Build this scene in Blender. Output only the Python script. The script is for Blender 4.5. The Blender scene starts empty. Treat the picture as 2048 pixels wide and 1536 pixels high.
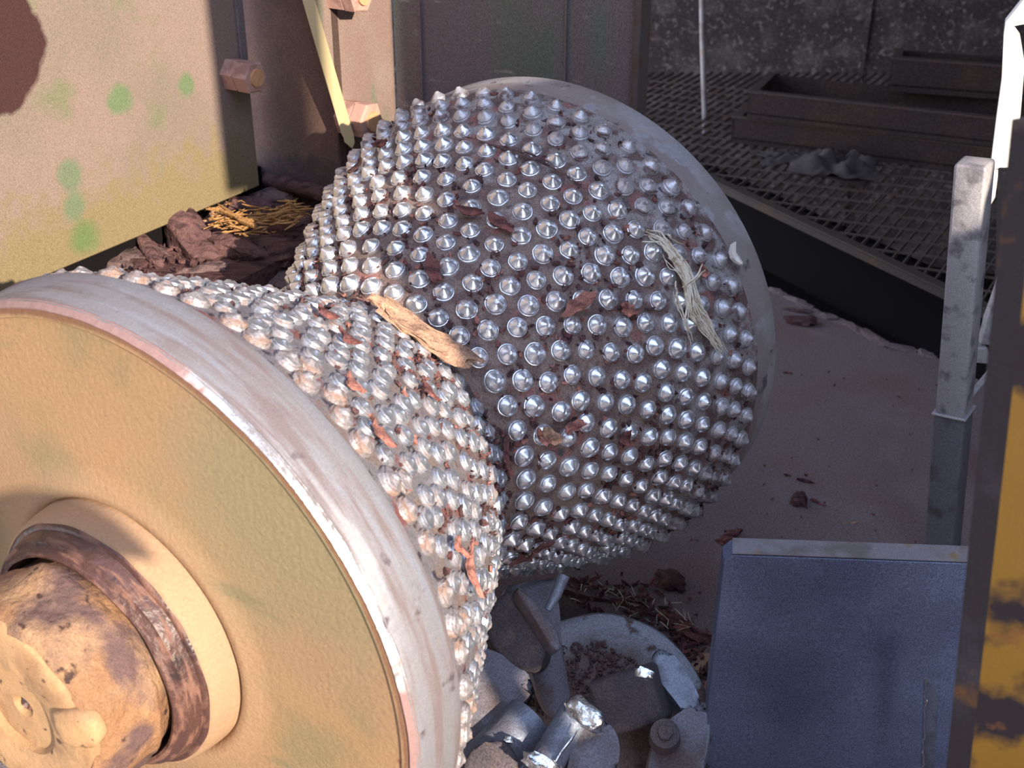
import bpy, bmesh, math, random
from mathutils import Vector, Matrix, noise, Euler
R = random.Random(7)
V = Vector
sc = bpy.context.scene
COL = sc.collection

# ------------------------------------------------------------------ camera, sky, sun, exposure
FPX = 2550.0
PIT = math.radians(28.0)
cam_d = bpy.data.cameras.new('camera')
cam = bpy.data.objects.new('camera', cam_d); COL.objects.link(cam); sc.camera = cam
cam_d.sensor_width = 36.0
cam_d.lens = FPX / 2048 * 36.0
cam_d.clip_start = 0.02
cam.rotation_euler = (math.radians(90) - PIT, 0, 0)
cam_d.dof.use_dof = True
cam_d.dof.focus_distance = 1.55
cam_d.dof.aperture_fstop = 9.0
CF = V((0, math.cos(PIT), -math.sin(PIT))); CU = V((0, math.sin(PIT), math.cos(PIT))); CX = V((1, 0, 0))

def ray(x, y): return CX * ((x - 1024) / FPX) + CF - CU * ((y - 768) / FPX)
def onz(x, y, z): r = ray(x, y); return r * (z / r.z)
def ony(x, y, Y): r = ray(x, y); return r * (Y / r.y)
def onpl(x, y, p, n): r = ray(x, y); return r * (p.dot(n) / r.dot(n))
def proj(P): d = P.dot(CF); return 1024 + FPX * P.x / d, 768 - FPX * P.dot(CU) / d

UP_ = V((0, 0, 1))
AX = V((.5247, .8511, .0166)).normalized()          # roller axis, away from the camera
RC = V((-.3782, 1.0118, -.8098))                      # centre of the roller's near end
AH = V((AX.x, AX.y, 0)).normalized()
NN = V((AH.y, -AH.x, 0))
RX = (UP_ - AX * UP_.dot(AX)).normalized(); RY = AX.cross(RX)
RM = Matrix((RX, RY, AX)).transposed().to_4x4(); RM.translation = RC; RMI0 = RM.inverted()
SUN = (-NN * .85 + AH * .42 - V((0, 0, 1)) * .37).normalized()

w = bpy.data.worlds.new('sky'); sc.world = w; w.use_nodes = True
nt = w.node_tree; bg = nt.nodes['Background']
tc = nt.nodes.new('ShaderNodeTexCoord'); sx = nt.nodes.new('ShaderNodeSeparateXYZ'); rp = nt.nodes.new('ShaderNodeValToRGB')
nt.links.new(tc.outputs['Generated'], sx.inputs[0]); nt.links.new(sx.outputs['Z'], rp.inputs[0]); nt.links.new(rp.outputs[0], bg.inputs[0])
rp.color_ramp.elements[0].position = 0.0; rp.color_ramp.elements[0].color = (.86, .83, .86, 1)
rp.color_ramp.elements[1].position = 0.9; rp.color_ramp.elements[1].color = (.44, .54, .80, 1)
e = rp.color_ramp.elements.new(.35); e.color = (.62, .68, .88, 1)
bg.inputs[1].default_value = 3.2
sd = bpy.data.lights.new('sun', 'SUN'); sd.energy = 9.0; sd.angle = math.radians(.5); sd.color = (1.0, .85, .68)
sun = bpy.data.objects.new('sun', sd); COL.objects.link(sun)
sun.rotation_euler = SUN.to_track_quat('-Z', 'Y').to_euler()
sc.view_settings.view_transform = 'Standard'; sc.view_settings.look = 'None'
sc.view_settings.exposure = 0.0; sc.view_settings.gamma = 1.0; sc.view_settings.use_curve_mapping = False

# ------------------------------------------------------------------ materials
def mat(name, base, rough=.7, metal=0.0, layers=(), bump=.0, bscale=60, speck=.25, sscale=700, spec=.5, coord='Object', rvar=0.0):
    """layers: (colour, noise scale, lo, hi, rough or None, metal or None[, stretch vector])"""
    m = bpy.data.materials.new(name); m.use_nodes = True; n = m.node_tree.nodes; L = m.node_tree.links
    b = n['Principled BSDF']; b.inputs['Specular IOR Level'].default_value = spec
    co = n.new('ShaderNodeTexCoord').outputs[coord]
    rgb = n.new('ShaderNodeRGB'); rgb.outputs[0].default_value = (*base, 1); col = rgb.outputs[0]
    def val(v): q = n.new('ShaderNodeValue'); q.outputs[0].default_value = v; return q.outputs[0]
    ro, me = val(rough), val(metal)
    def ntex(scale, det=4, st=None, seed=0.):
        t = n.new('ShaderNodeTexNoise'); t.inputs['Scale'].default_value = scale; t.inputs['Detail'].default_value = det
        mp = n.new('ShaderNodeMapping'); mp.inputs['Location'].default_value = (seed, seed * .7, -seed)
        if st: mp.inputs['Scale'].default_value = st
        L.new(co, mp.inputs[0]); L.new(mp.outputs[0], t.inputs['Vector']); return t.outputs['Fac']
    def mixf(f, a, bb):
        q = n.new('ShaderNodeMix'); q.data_type = 'FLOAT'; L.new(f, q.inputs[0]); L.new(a, q.inputs[2]); L.new(bb, q.inputs[3]); return q.outputs[0]
    def mixc(f, a, bb, mode='MIX'):
        q = n.new('ShaderNodeMix'); q.data_type = 'RGBA'; q.blend_type = mode
        if isinstance(f, float): q.inputs[0].default_value = f
        else: L.new(f, q.inputs[0])
        L.new(a, q.inputs[6])
        if isinstance(bb, tuple): q.inputs[7].default_value = (*bb, 1)
        else: L.new(bb, q.inputs[7])
        return q.outputs[2]
    for i, ly in enumerate(layers):
        c, s, lo, hi, r_, m_ = ly[:6]; st = ly[6] if len(ly) > 6 else None
        mr = n.new('ShaderNodeMapRange'); mr.inputs[1].default_value = lo; mr.inputs[2].default_value = hi
        if callable(s): L.new(s(n, L, co, ntex), mr.inputs[0])
        else: L.new(ntex(s, 5, st, 3.1 * i + 1), mr.inputs[0])
        col = mixc(mr.outputs[0], col, c)
        if r_ is not None: ro = mixf(mr.outputs[0], ro, val(r_))
        if m_ is not None: me = mixf(mr.outputs[0], me, val(m_))
    if speck:
        t = ntex(sscale, 2, None, 9.); mr = n.new('ShaderNodeMapRange'); mr.inputs[1].default_value = .3; mr.inputs[2].default_value = .7
        mr.inputs[3].default_value = 1 - speck; mr.inputs[4].default_value = 1 + speck; L.new(t, mr.inputs[0])
        cb = n.new('ShaderNodeCombineXYZ')
        for k in range(3): L.new(mr.outputs[0], cb.inputs[k])
        col = mixc(1.0, col, cb.outputs[0], 'MULTIPLY')
    L.new(col, b.inputs['Base Color']); L.new(ro, b.inputs['Roughness']); L.new(me, b.inputs['Metallic'])
    if bump:
        t = ntex(bscale, 8, None, 5.); bp = n.new('ShaderNodeBump'); bp.inputs['Strength'].default_value = bump; bp.inputs['Distance'].default_value = .004
        L.new(t, bp.inputs['Height']); L.new(bp.outputs[0], b.inputs['Normal'])
    return m

def axis_band(z0, z1, amp=.02):
    """mask source: position along local z plus noise, for wear that sits at one place of the part"""
    def f(n, L, co, ntex):
        s = n.new('ShaderNodeSeparateXYZ'); L.new(co, s.inputs[0])
        mr = n.new('ShaderNodeMapRange'); mr.inputs[1].default_value = z0; mr.inputs[2].default_value = z1; L.new(s.outputs[2], mr.inputs[0])
        a = n.new('ShaderNodeMath'); a.operation = 'MULTIPLY_ADD'; L.new(ntex(35, 6, None, 2.), a.inputs[0]); a.inputs[1].default_value = 1.6; L.new(mr.outputs[0], a.inputs[2])
        return a.outputs[0]
    return f
def radial(r0, r1, amp=.5, sc_=20):
    def f(n, L, co, ntex):
        s = n.new('ShaderNodeSeparateXYZ'); L.new(co, s.inputs[0]); cb = n.new('ShaderNodeCombineXYZ')
        L.new(s.outputs[0], cb.inputs[0]); L.new(s.outputs[1], cb.inputs[1])
        ln = n.new('ShaderNodeVectorMath'); ln.operation = 'LENGTH'; L.new(cb.outputs[0], ln.inputs[0])
        mr = n.new('ShaderNodeMapRange'); mr.clamp = False; mr.inputs[1].default_value = r0; mr.inputs[2].default_value = r1; L.new(ln.outputs['Value'], mr.inputs[0])
        a = n.new('ShaderNodeMath'); a.operation = 'MULTIPLY_ADD'; L.new(ntex(sc_, 6, None, 2.), a.inputs[0]); a.inputs[1].default_value = amp; L.new(mr.outputs[0], a.inputs[2])
        return a.outputs[0]
    return f
def blob(p, r, amp=.35, sc_=14):
    """mask source: 1 inside a stain of radius r about p (object coordinates), ragged by noise"""
    def f(n, L, co, ntex):
        v = n.new('ShaderNodeVectorMath'); v.operation = 'DISTANCE'; L.new(co, v.inputs[0]); v.inputs[1].default_value = p
        mr = n.new('ShaderNodeMapRange'); mr.clamp = False; mr.inputs[1].default_value = r; mr.inputs[2].default_value = 0; L.new(v.outputs['Value'], mr.inputs[0])
        a = n.new('ShaderNodeMath'); a.operation = 'MULTIPLY_ADD'; L.new(ntex(sc_, 5, None, 4.), a.inputs[0]); a.inputs[1].default_value = amp; L.new(mr.outputs[0], a.inputs[2])
        return a.outputs[0]
    return f

ZB = -.71
P1 = onz(520, 372, ZB)
def pl1(x, y): return tuple(onpl(x, y, P1, NN) - P1)
M = {}
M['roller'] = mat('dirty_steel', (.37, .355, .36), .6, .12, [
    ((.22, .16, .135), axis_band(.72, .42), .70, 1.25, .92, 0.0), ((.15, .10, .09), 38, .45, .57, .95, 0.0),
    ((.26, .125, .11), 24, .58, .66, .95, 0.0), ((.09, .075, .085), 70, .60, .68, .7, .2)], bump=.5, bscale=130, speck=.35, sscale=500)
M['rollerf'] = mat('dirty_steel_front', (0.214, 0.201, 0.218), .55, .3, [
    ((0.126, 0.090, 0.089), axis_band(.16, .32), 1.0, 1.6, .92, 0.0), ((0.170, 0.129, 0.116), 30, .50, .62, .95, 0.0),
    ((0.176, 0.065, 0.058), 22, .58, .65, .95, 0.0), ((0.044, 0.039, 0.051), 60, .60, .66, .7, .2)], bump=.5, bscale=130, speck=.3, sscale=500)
M['band'] = mat('worn_rim_steel', (0.233, 0.231, 0.249), .55, .25, [
    ((0.168, 0.136, 0.136), 9, .45, .62, .8, .1, (1, 1, 9)), ((0.291, 0.306, 0.349), 5, .55, .68, .5, .4, (1, 1, 14)),
    ((0.097, 0.074, 0.086), 40, .64, .72, .8, .1)], bump=.25, bscale=60, speck=.15)
M['bandb'] = mat('worn_back_rim', (.42, .41, .42), .6, .12, [
    ((.29, .24, .235), axis_band(.80, .765), .9, 1.35, .85, 0), ((.33, .29, .28), 12, .45, .62, .8, .1), ((.56, .60, .66), 18, .58, .68, .4, .5), ((.13, .11, .13), 40, .62, .7, .8, .1)], bump=.2, speck=.15)
CHP = RMI0 @ onpl(650, 1045, RC, AX)
M['chip_edge'] = mat('polished_edge', (.30, .19, .18), .8, .1, [((.80, .78, .78), blob(tuple(CHP), .17, .9, 45), .45, .62, .25, .8)], bump=.4, bscale=90, speck=.1)
M['face'] = mat('tan_dusted_plate', (0.368, 0.228, 0.124), .85, 0, [
    ((0.336, 0.220, 0.128), 5, .45, .62, None, None), ((0.240, 0.200, 0.104), 8, .52, .72, None, None), ((0.272, 0.224, 0.128), blob((.20, .22, 0), .20, 1.0, 12), .55, 1.2, None, None), ((0.200, 0.184, 0.104), 16, .62, .70, None, None, (1, .25, 1)),
    ((0.192, 0.104, 0.064), radial(.318, .336, .5, 16), 1.0, 1.2, None, None), ((0.240, 0.120, 0.080), 26, .68, .74, None, None),
    ((0.400, 0.260, 0.160), radial(.25, .14, .3, 8), .7, 1.2, None, None)], bump=.22, bscale=170, speck=.10, sscale=420, spec=.2)
M['grease'] = mat('dark_greasy_ring', (.085, .042, .035), .38, 0, [((.20, .10, .07), 30, .5, .62, .7, 0, (1, 1, 6)), ((.04, .025, .025), 22, .55, .62, .3, 0)], bump=.5, bscale=120, speck=.2)
M['collar_edge'] = mat('dusty_weld_ring', (.60, .33, .16), .85, 0, [((.30, .16, .10), 24, .52, .62, None, None)], bump=.5, bscale=80, speck=.15)
M['cap'] = mat('caked_dirt', (0.288, 0.158, 0.086), .9, 0, [((0.137, 0.086, 0.079), 16, .50, .60, None, None), ((0.418, 0.259, 0.144), 11, .55, .68, None, None), ((0.072, 0.043, 0.036), 55, .62, .68, None, None)], bump=.9, bscale=110, speck=.25, spec=.15)
M['shaft'] = mat('tan_shaft_end', (0.461, 0.288, 0.151), .8, 0, [((0.360, 0.216, 0.115), 14, .5, .6, None, None), ((0.144, 0.086, 0.058), 70, .64, .68, None, None)], bump=.35, bscale=120, speck=.15, spec=.2)
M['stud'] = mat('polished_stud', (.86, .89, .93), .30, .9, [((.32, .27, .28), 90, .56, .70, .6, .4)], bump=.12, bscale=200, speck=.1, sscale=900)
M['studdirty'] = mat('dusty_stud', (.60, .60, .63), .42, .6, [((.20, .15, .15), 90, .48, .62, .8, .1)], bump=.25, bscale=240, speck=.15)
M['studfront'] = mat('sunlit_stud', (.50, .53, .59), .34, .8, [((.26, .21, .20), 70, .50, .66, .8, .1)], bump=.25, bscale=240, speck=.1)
M['weld'] = mat('rusty_weld_stud', (0.396, 0.367, 0.379), .45, .5, [((0.288, 0.194, 0.155), 60, .52, .62, .8, 0), ((0.504, 0.446, 0.426), 80, .58, .66, .35, .6)], bump=.8, bscale=160, speck=.2)
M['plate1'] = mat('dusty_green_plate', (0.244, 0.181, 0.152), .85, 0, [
    ((0.205, 0.168, 0.135), 5, .45, .62, None, None), ((0.148, 0.172, 0.090), 8, .56, .70, None, None), ((0.218, 0.172, 0.094), axis_band(.16, .02), 1.05, 1.5, None, None),
    ((0.136, 0.183, 0.098), blob(pl1(372, 170), .020, 1.3, 30), .55, 1.15, None, None), ((0.136, 0.183, 0.098), blob(pl1(240, 200), .026, 1.3, 30), .55, 1.15, None, None),
    ((0.144, 0.179, 0.109), blob(pl1(140, 350), .026, 1.3, 24), .55, 1.15, None, None), ((0.144, 0.179, 0.109), blob(pl1(150, 415), .024, 1.3, 24), .55, 1.15, None, None), ((0.125, 0.172, 0.070), blob(pl1(170, 470), .03, 1.3, 24), .55, 1.15, None, None),
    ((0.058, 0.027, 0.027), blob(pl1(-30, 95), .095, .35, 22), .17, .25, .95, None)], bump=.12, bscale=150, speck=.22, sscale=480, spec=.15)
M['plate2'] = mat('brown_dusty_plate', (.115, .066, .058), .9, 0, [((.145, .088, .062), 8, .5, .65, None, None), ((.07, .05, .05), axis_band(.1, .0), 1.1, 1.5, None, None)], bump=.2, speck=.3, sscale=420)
M['plate3'] = mat('pinkish_dusty_plate', (0.225, 0.158, 0.135), .9, 0, [((0.255, 0.195, 0.165), 7, .5, .65, None, None), ((0.128, 0.165, 0.105), 14, .56, .68, None, None, (1, 1, .2))], bump=.12, speck=.2, sscale=420, spec=.15)
M['plate4'] = mat('grey_scuffed_plate', (0.173, 0.143, 0.150), .8, .1, [((0.120, 0.165, 0.128), 5, .5, .62, None, None, (1, 1, .3)), ((0.285, 0.285, 0.255), 30, .64, .74, None, None, (.3, 1, 2.5))], bump=.15, speck=.3, sscale=400)
M['nut'] = mat('dusty_brown_nut', (0.490, 0.299, 0.245), .85, 0, [((0.326, 0.190, 0.163), 40, .5, .62, None, None)], bump=.25, bscale=150, speck=.15, spec=.2)
M['floor'] = mat('dust_floor', (0.205, 0.164, 0.164), .95, 0, [((0.205, 0.140, 0.128), 4, .5, .66, None, None), ((0.234, 0.192, 0.192), 9, .56, .72, None, None)], bump=.25, bscale=120, speck=.4, sscale=330, spec=.1)
M['wallb'] = mat('dark_scuffed_wall', (0.043, 0.035, 0.036), .9, 0, [((0.075, 0.066, 0.068), 10, .48, .62, None, None), ((0.125, 0.112, 0.112), 55, .56, .66, None, None)], bump=.3, bscale=60, speck=.5, sscale=170, spec=.1)
M['dark'] = mat('void_black', (.007, .006, .007), .95, 0, [], speck=.4, spec=.1)  # near-black colour standing in for unlit void and gaps
M['channel'] = mat('rusty_channel_steel', (0.052, 0.039, 0.037), .85, .1, [((0.069, 0.049, 0.041), 6, .5, .62, None, None)], bump=.2, speck=.4, sscale=250, spec=.15)
M['flange'] = mat('pale_channel_lip', (.085, .068, .062), .85, .1, [((.10, .07, .06), 16, .5, .62, None, None)], speck=.3, sscale=250, spec=.15)
M['grating'] = mat('grating_steel', (.12, .10, .095), .7, .2, [((.12, .08, .06), 30, .5, .62, None, None)], speck=.2)
M['edge'] = mat('rusty_edge_angle', (.055, .044, .038), .9, 0, [((.085, .05, .03), 9, .56, .68, None, None)], speck=.3, sscale=300)
M['post'] = mat('galvanised_post', (.40, .385, .40), .6, .15, [((.20, .19, .21), 35, .52, .64, None, None), ((.10, .085, .09), 14, .62, .72, .8, 0)], bump=.2, bscale=160, speck=.2, sscale=500)
M['postlow'] = mat('dull_post_sleeve', (.13, .125, .145), .7, .2, [((.07, .055, .055), 16, .52, .64, None, None)], bump=.25, speck=.3, sscale=500)
M['white'] = mat('white_painted_steel', (.86, .85, .84), .5, 0, [((.7, .69, .66), 20, .62, .72, None, None)], speck=.04)
M['block'] = mat('blue_grey_mill_steel', (0.213, 0.253, 0.370), .55, .35, [((0.160, 0.183, 0.282), 7, .45, .62, None, None)], bump=.12, bscale=160, speck=.35, sscale=480)
M['blocktop'] = mat('pale_steel_edge', (.36, .34, .36), .55, .3, [((.26, .23, .22), 20, .5, .62, None, None), ((.36, .27, .14), 26, .62, .72, None, None)], speck=.2)  # paler tone for the plate's top face, also on the rod
M['yellow'] = mat('chipped_yellow_paint', (0.336, 0.164, 0.010), .5, 0, [((0.028, 0.018, 0.022), 9, .505, .56, .8, 0), ((0.280, 0.104, 0.024), 22, .62, .68, None, None)], bump=.3, bscale=40, speck=.1)
M['yelside'] = mat('shaded_column_side', (.028, .021, .024), .8, 0, [((.055, .047, .054), 14, .55, .68, None, None), ((.16, .07, .02), 20, .64, .72, None, None)], bump=.25, bscale=60, speck=.3)  # column's shadow side, its shade put into the dark colour
M['cast'] = mat('dusty_cast_iron', (.17, .165, .20), .6, .3, [((.12, .09, .09), 14, .48, .62, .9, 0), ((.24, .26, .31), 9, .56, .68, None, None)], bump=.35, bscale=120, speck=.3, sscale=450)
M['castdark'] = mat('dark_cast_iron', (.075, .062, .072), .75, .1, [((.11, .085, .08), 24, .5, .62, None, None)], bump=.4, bscale=160, speck=.4, sscale=450)
M['castblue'] = mat('worn_blue_grey_iron', (.23, .26, .32), .5, .4, [((.15, .15, .19), 22, .5, .64, .7, .2)], bump=.3, bscale=140, speck=.25, sscale=450)
M['disc'] = mat('dusty_disc_iron', (.27, .29, .33), .6, .25, [((.19, .14, .125), radial(.125, .06, .8, 24), .55, .95, .95, 0), ((.11, .07, .06), 34, .56, .64, .95, 0)], bump=.5, bscale=120, speck=.3, sscale=450)
M['chrome'] = mat('bright_steel_glint', (.86, .90, .92), .16, 1.0, [((.35, .4, .45), 80, .58, .64, .4, .8)], bump=.6, bscale=90, speck=.05)  # bare steel, also standing in for sunlit spots and edges
M['batten'] = mat('pale_wood_batten', (0.504, 0.403, 0.216), .75, 0, [((0.418, 0.317, 0.158), 12, .5, .62, None, None, (1, 1, .15))], speck=.06)
BK = [mat('bark_%d' % i, c, .92, 0, [((c[0] * .5, c[1] * .5, c[2] * .55), 28, .5, .62, None, None, (1, 3, 3)), ((c[0] * 1.5, c[1] * 1.35, c[2] * 1.3), 44, .58, .68, None, None)], bump=1.0, bscale=130, speck=.3, sscale=600, spec=.15)
      for i, c in enumerate([(0.137, 0.076, 0.072), (0.094, 0.050, 0.049), (0.180, 0.079, 0.072), (0.418, 0.259, 0.173), (0.432, 0.216, 0.054), (0.151, 0.101, 0.097), (.36, .165, .13)])]
M['straw'] = mat('dry_straw', (.78, .72, .58), .8, 0, [((.45, .36, .24), 60, .5, .62, None, None)], speck=.1)
M['wood'] = mat('splintered_wood', (0.416, 0.224, 0.076), .9, 0, [((0.288, 0.136, 0.048), 50, .5, .62, None, None, (1, 4, 4))], bump=.8, bscale=140, speck=.2)
M['chipwhite'] = mat('pale_wood_chip', (.80, .76, .70), .7, 0, [], speck=.08)
M['rag'] = mat('grey_dusty_rag', (.075, .064, .064), .95, 0, [((.08, .07, .07), 30, .5, .62, None, None)], speck=.3, sscale=300)

# ------------------------------------------------------------------ builders
def link(o): COL.objects.link(o); return o
def empty(name, loc, label=None, cat=None, group=None, mw=None):
    o = bpy.data.objects.new(name, None); o.empty_display_size = .05; link(o)
    if mw is not None: o.matrix_world = mw
    else: o.location = loc
    if label: o['label'] = label
    if cat: o['category'] = cat
    if group: o['group'] = group
    return o
def obj(name, bm, m, parent=None, local=False, smooth=False, label=None, cat=None, group=None, kind=None, angle=40, origin=None):
    bmesh.ops.recalc_face_normals(bm, faces=bm.faces)
    me = bpy.data.meshes.new(name)
    off = V((0, 0, 0))
    if parent is not None and not local: off = parent.matrix_basis.translation.copy()
    elif parent is None:
        if origin is not None: off = V(origin)
        else:
            xs = [v.co for v in bm.verts]
            off = V((sum(c.x for c in xs) / len(xs), sum(c.y for c in xs) / len(xs), min(c.z for c in xs)))
    if off.length: bmesh.ops.translate(bm, verts=bm.verts, vec=-off)
    if smooth:
        for f in bm.faces: f.smooth = True
        ca = math.radians(angle)
        for ed in bm.edges:
            if len(ed.link_faces) == 2 and ed.calc_face_angle(0) > ca: ed.smooth = False
    bm.to_mesh(me); bm.free()
    for mm in (m if isinstance(m, (list, tuple)) else [m]): me.materials.append(mm)
    o = bpy.data.objects.new(name, me); link(o)
    if parent is not None: o.parent = parent
    else: o.location = off
    if label: o['label'] = label
    if cat: o['category'] = cat
    if group: o['group'] = group
    if kind: o['kind'] = kind
    return o
def B(): return bmesh.new()
def box(bm, c, sx_, sy_, sz_, X=V((1, 0, 0)), Y=V((0, 1, 0)), Z=V((0, 0, 1)), bev=0, seg=1, mi=0):
    c = V(c); vs = []
    for i in (-1, 1):
        for j in (-1, 1):
            for k in (-1, 1): vs.append(bm.verts.new(c + X * (i * sx_ / 2) + Y * (j * sy_ / 2) + Z * (k * sz_ / 2)))
    F = [(0, 1, 3, 2), (4, 6, 7, 5), (0, 4, 5, 1), (2, 3, 7, 6), (0, 2, 6, 4), (1, 5, 7, 3)]
    fs = [bm.faces.new([vs[a] for a in f]) for f in F]
    for f in fs: f.material_index = mi
    if bev:
        es = list({e for f in fs for e in f.edges})
        bmesh.ops.bevel(bm, geom=es, offset=bev, segments=seg, affect='EDGES', profile=.5)
    return vs
def prism(bm, pts, vec, bev=0, seg=2):
    """polygon pts (3D, planar) extruded by vec"""
    a = [bm.verts.new(p) for p in pts]; b = [bm.verts.new(p + vec) for p in pts]
    n = len(pts); fs = [bm.faces.new(a), bm.faces.new(b[::-1])]
    for i in range(n): fs.append(bm.faces.new((a[i], b[i], b[(i + 1) % n], a[(i + 1) % n])))
    if bev:
        es = list({e for f in fs for e in f.edges})
        bmesh.ops.bevel(bm, geom=es, offset=bev, segments=seg, affect='EDGES', profile=.5)
def cyl(bm, a, b, r, r2=None, seg=20, cap=True):
    a, b = V(a), V(b); d = (b - a).normalized(); x = d.orthogonal().normalized(); y = d.cross(x); r2 = r if r2 is None else r2
    A_ = [bm.verts.new(a + (x * math.cos(t) + y * math.sin(t)) * r) for t in [2 * math.pi * i / seg for i in range(seg)]]
    B_ = [bm.verts.new(b + (x * math.cos(t) + y * math.sin(t)) * r2) for t in [2 * math.pi * i / seg for i in range(seg)]]
    for i in range(seg): bm.faces.new((A_[i], A_[(i + 1) % seg], B_[(i + 1) % seg], B_[i]))
    if cap: bm.faces.new(A_[::-1]); bm.faces.new(B_)
def tube(bm, pts, rads, seg=5):
    pts = [V(p) for p in pts]; prev = None
    for i, p in enumerate(pts):
        d = (pts[min(i + 1, len(pts) - 1)] - pts[max(i - 1, 0)]).normalized()
        x = d.cross(V((.3, .2, .93))).normalized(); y = d.cross(x)
        r = rads[i] if isinstance(rads, (list, tuple)) else rads
        ring = [bm.verts.new(p + (x * math.cos(t) + y * math.sin(t)) * r) for t in [2 * math.pi * k / seg for k in range(seg)]]
        if prev:
            for k in range(seg): bm.faces.new((prev[k], prev[(k + 1) % seg], ring[(k + 1) % seg], ring[k]))
        else: bm.faces.new(ring[::-1])
        prev = ring
    bm.faces.new(prev)
def lathe(bm, prof, seg=96, lump=None, closed=False, mi=None):
    """prof: list of (z, r) revolved about local z"""
    rings = []
    for j, (z, r) in enumerate(prof):
        if r < 1e-6: rings.append([bm.verts.new((0, 0, z))]); continue
        ring = []
        for i in range(seg):
            t = 2 * math.pi * i / seg; p = V((r * math.cos(t), r * math.sin(t), z))
            if lump: p = lump(p, j)
            ring.append(bm.verts.new(p))
        rings.append(ring)
    for j in range(len(rings) - 1):
        a, b = rings[j], rings[j + 1]
        for i in range(seg):
            k = (i + 1) % seg
            if len(a) == 1 and len(b) == 1: continue
            if len(a) == 1: f = bm.faces.new((a[0], b[k], b[i]))
            elif len(b) == 1: f = bm.faces.new((a[i], a[k], b[0]))
            else: f = bm.faces.new((a[i], a[k], b[k], b[i]))
            if mi: f.material_index = mi[j]
    if closed:
        a, b = rings[-1], rings[0]
        for i in range(seg):
            k = (i + 1) % seg; bm.faces.new((a[i], a[k], b[k], b[i]))
def lumpy(p, s, a, seed=0.): return p + V((noise.noise(p * s + V((seed, 0, 0))), noise.noise(p * s + V((0, seed + 7, 0))), noise.noise(p * s + V((3, 0, seed))))) * a
def chunk_mesh(L, W, H, seed, sub=2, rough=.35):
    """irregular bark chunk, long axis x"""
    bm = B(); bmesh.ops.create_icosphere(bm, subdivisions=sub, radius=1)
    for v in bm.verts:
        c = v.co; c = V((math.copysign(abs(c.x) ** .7, c.x), math.copysign(abs(c.y) ** .8, c.y), math.copysign(abs(c.z) ** .6, c.z)))
        k = 1 + rough * noise.noise(c * 1.7 + V((seed, 0, 0))) + rough * .6 * noise.noise(c * 4.3 + V((0, seed, 0)))
        v.co = V((c.x * k * L / 2, c.y * k * W / 2, c.z * k * H / 2 + .06 * L * math.sin(c.x * 1.8 + seed)))
    return bm
def flake_mesh(L, W, H, seed, n=9):
    """thin curled bark flake with a jagged outline"""
    bm = B(); rr = random.Random(seed); top = []; bot = []
    for i in range(n):
        t = 2 * math.pi * i / n; k = rr.uniform(.65, 1.15); x = math.cos(t) * L / 2 * k; y = math.sin(t) * W / 2 * k
        z = 1.2 * H * ((x / L * 2) ** 2) + rr.uniform(-.3, .3) * H
        top.append(bm.verts.new((x, y, z + H * .5))); bot.append(bm.verts.new((x * .93, y * .93, z - H * .5)))
    ct = bm.verts.new((0, 0, H * .9)); cb = bm.verts.new((0, 0, -H * .3))
    for i in range(n):
        k = (i + 1) % n; bm.faces.new((ct, top[i], top[k])); bm.faces.new((cb, bot[k], bot[i])); bm.faces.new((top[i], bot[i], bot[k], top[k]))
    return bm
def place(bm, loc, X, Z):
    """put a local mesh at loc with its x along X (projected) and z along Z"""
    Z = Z.normalized(); X = (X - Z * X.dot(Z)).normalized(); Y = Z.cross(X)
    Mx = Matrix((X, Y, Z)).transposed().to_4x4(); Mx.translation = V(loc); bm.transform(Mx); return bm

# ------------------------------------------------------------------ floor, pit, walls, roof
ZF = -1.296
DOWN = V((0, 0, -1)); UP = V((0, 0, 1))
bm = B()
edge_px = [(1500, 548), (1545, 580), (1570, 592), (1610, 612), (1640, 630), (1668, 637), (1700, 652), (1740, 672), (1772, 690), (1800, 698), (1830, 703), (1872, 712), (2010, 745), (2300, 800)]
fe = [onz(x, y, ZF) for x, y in edge_px]
pts = [V((-1.2, 3.3, ZF)), V((.1, 3.3, ZF))] + fe + [V((3.0, 1.6, ZF)), V((3.0, -.6, ZF)), V((-1.2, -.6, ZF))]
prism(bm, pts, DOWN * .05)
obj('floor', bm, M['floor'], kind='structure', origin=(0, 0, ZF))
# ragged lip of caked dust along the edge of the floor
bm = B()
for i in range(1, 11):
    a, b = fe[i], fe[i + 1]
    for k in range(3):
        p = a.lerp(b, (k + R.random()) / 3); cm = chunk_mesh(R.uniform(.05, .10), R.uniform(.02, .035), .008, R.uniform(0, 99), 1)
        place(cm, p, b - a, UP); me_ = bpy.data.meshes.new('t'); cm.to_mesh(me_); cm.free(); bm.from_mesh(me_); bpy.data.meshes.remove(me_)
obj('caked_dust_lip', bm, M['floor'], label='ragged lip of caked dust along the dark edge of the floor', cat='dust', kind='stuff')
bm = B(); box(bm, (1.2, 3.2, -1.95), 4.5, 3.2, .05); obj('floor_pit', bm, M['dark'], kind='structure')
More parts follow.
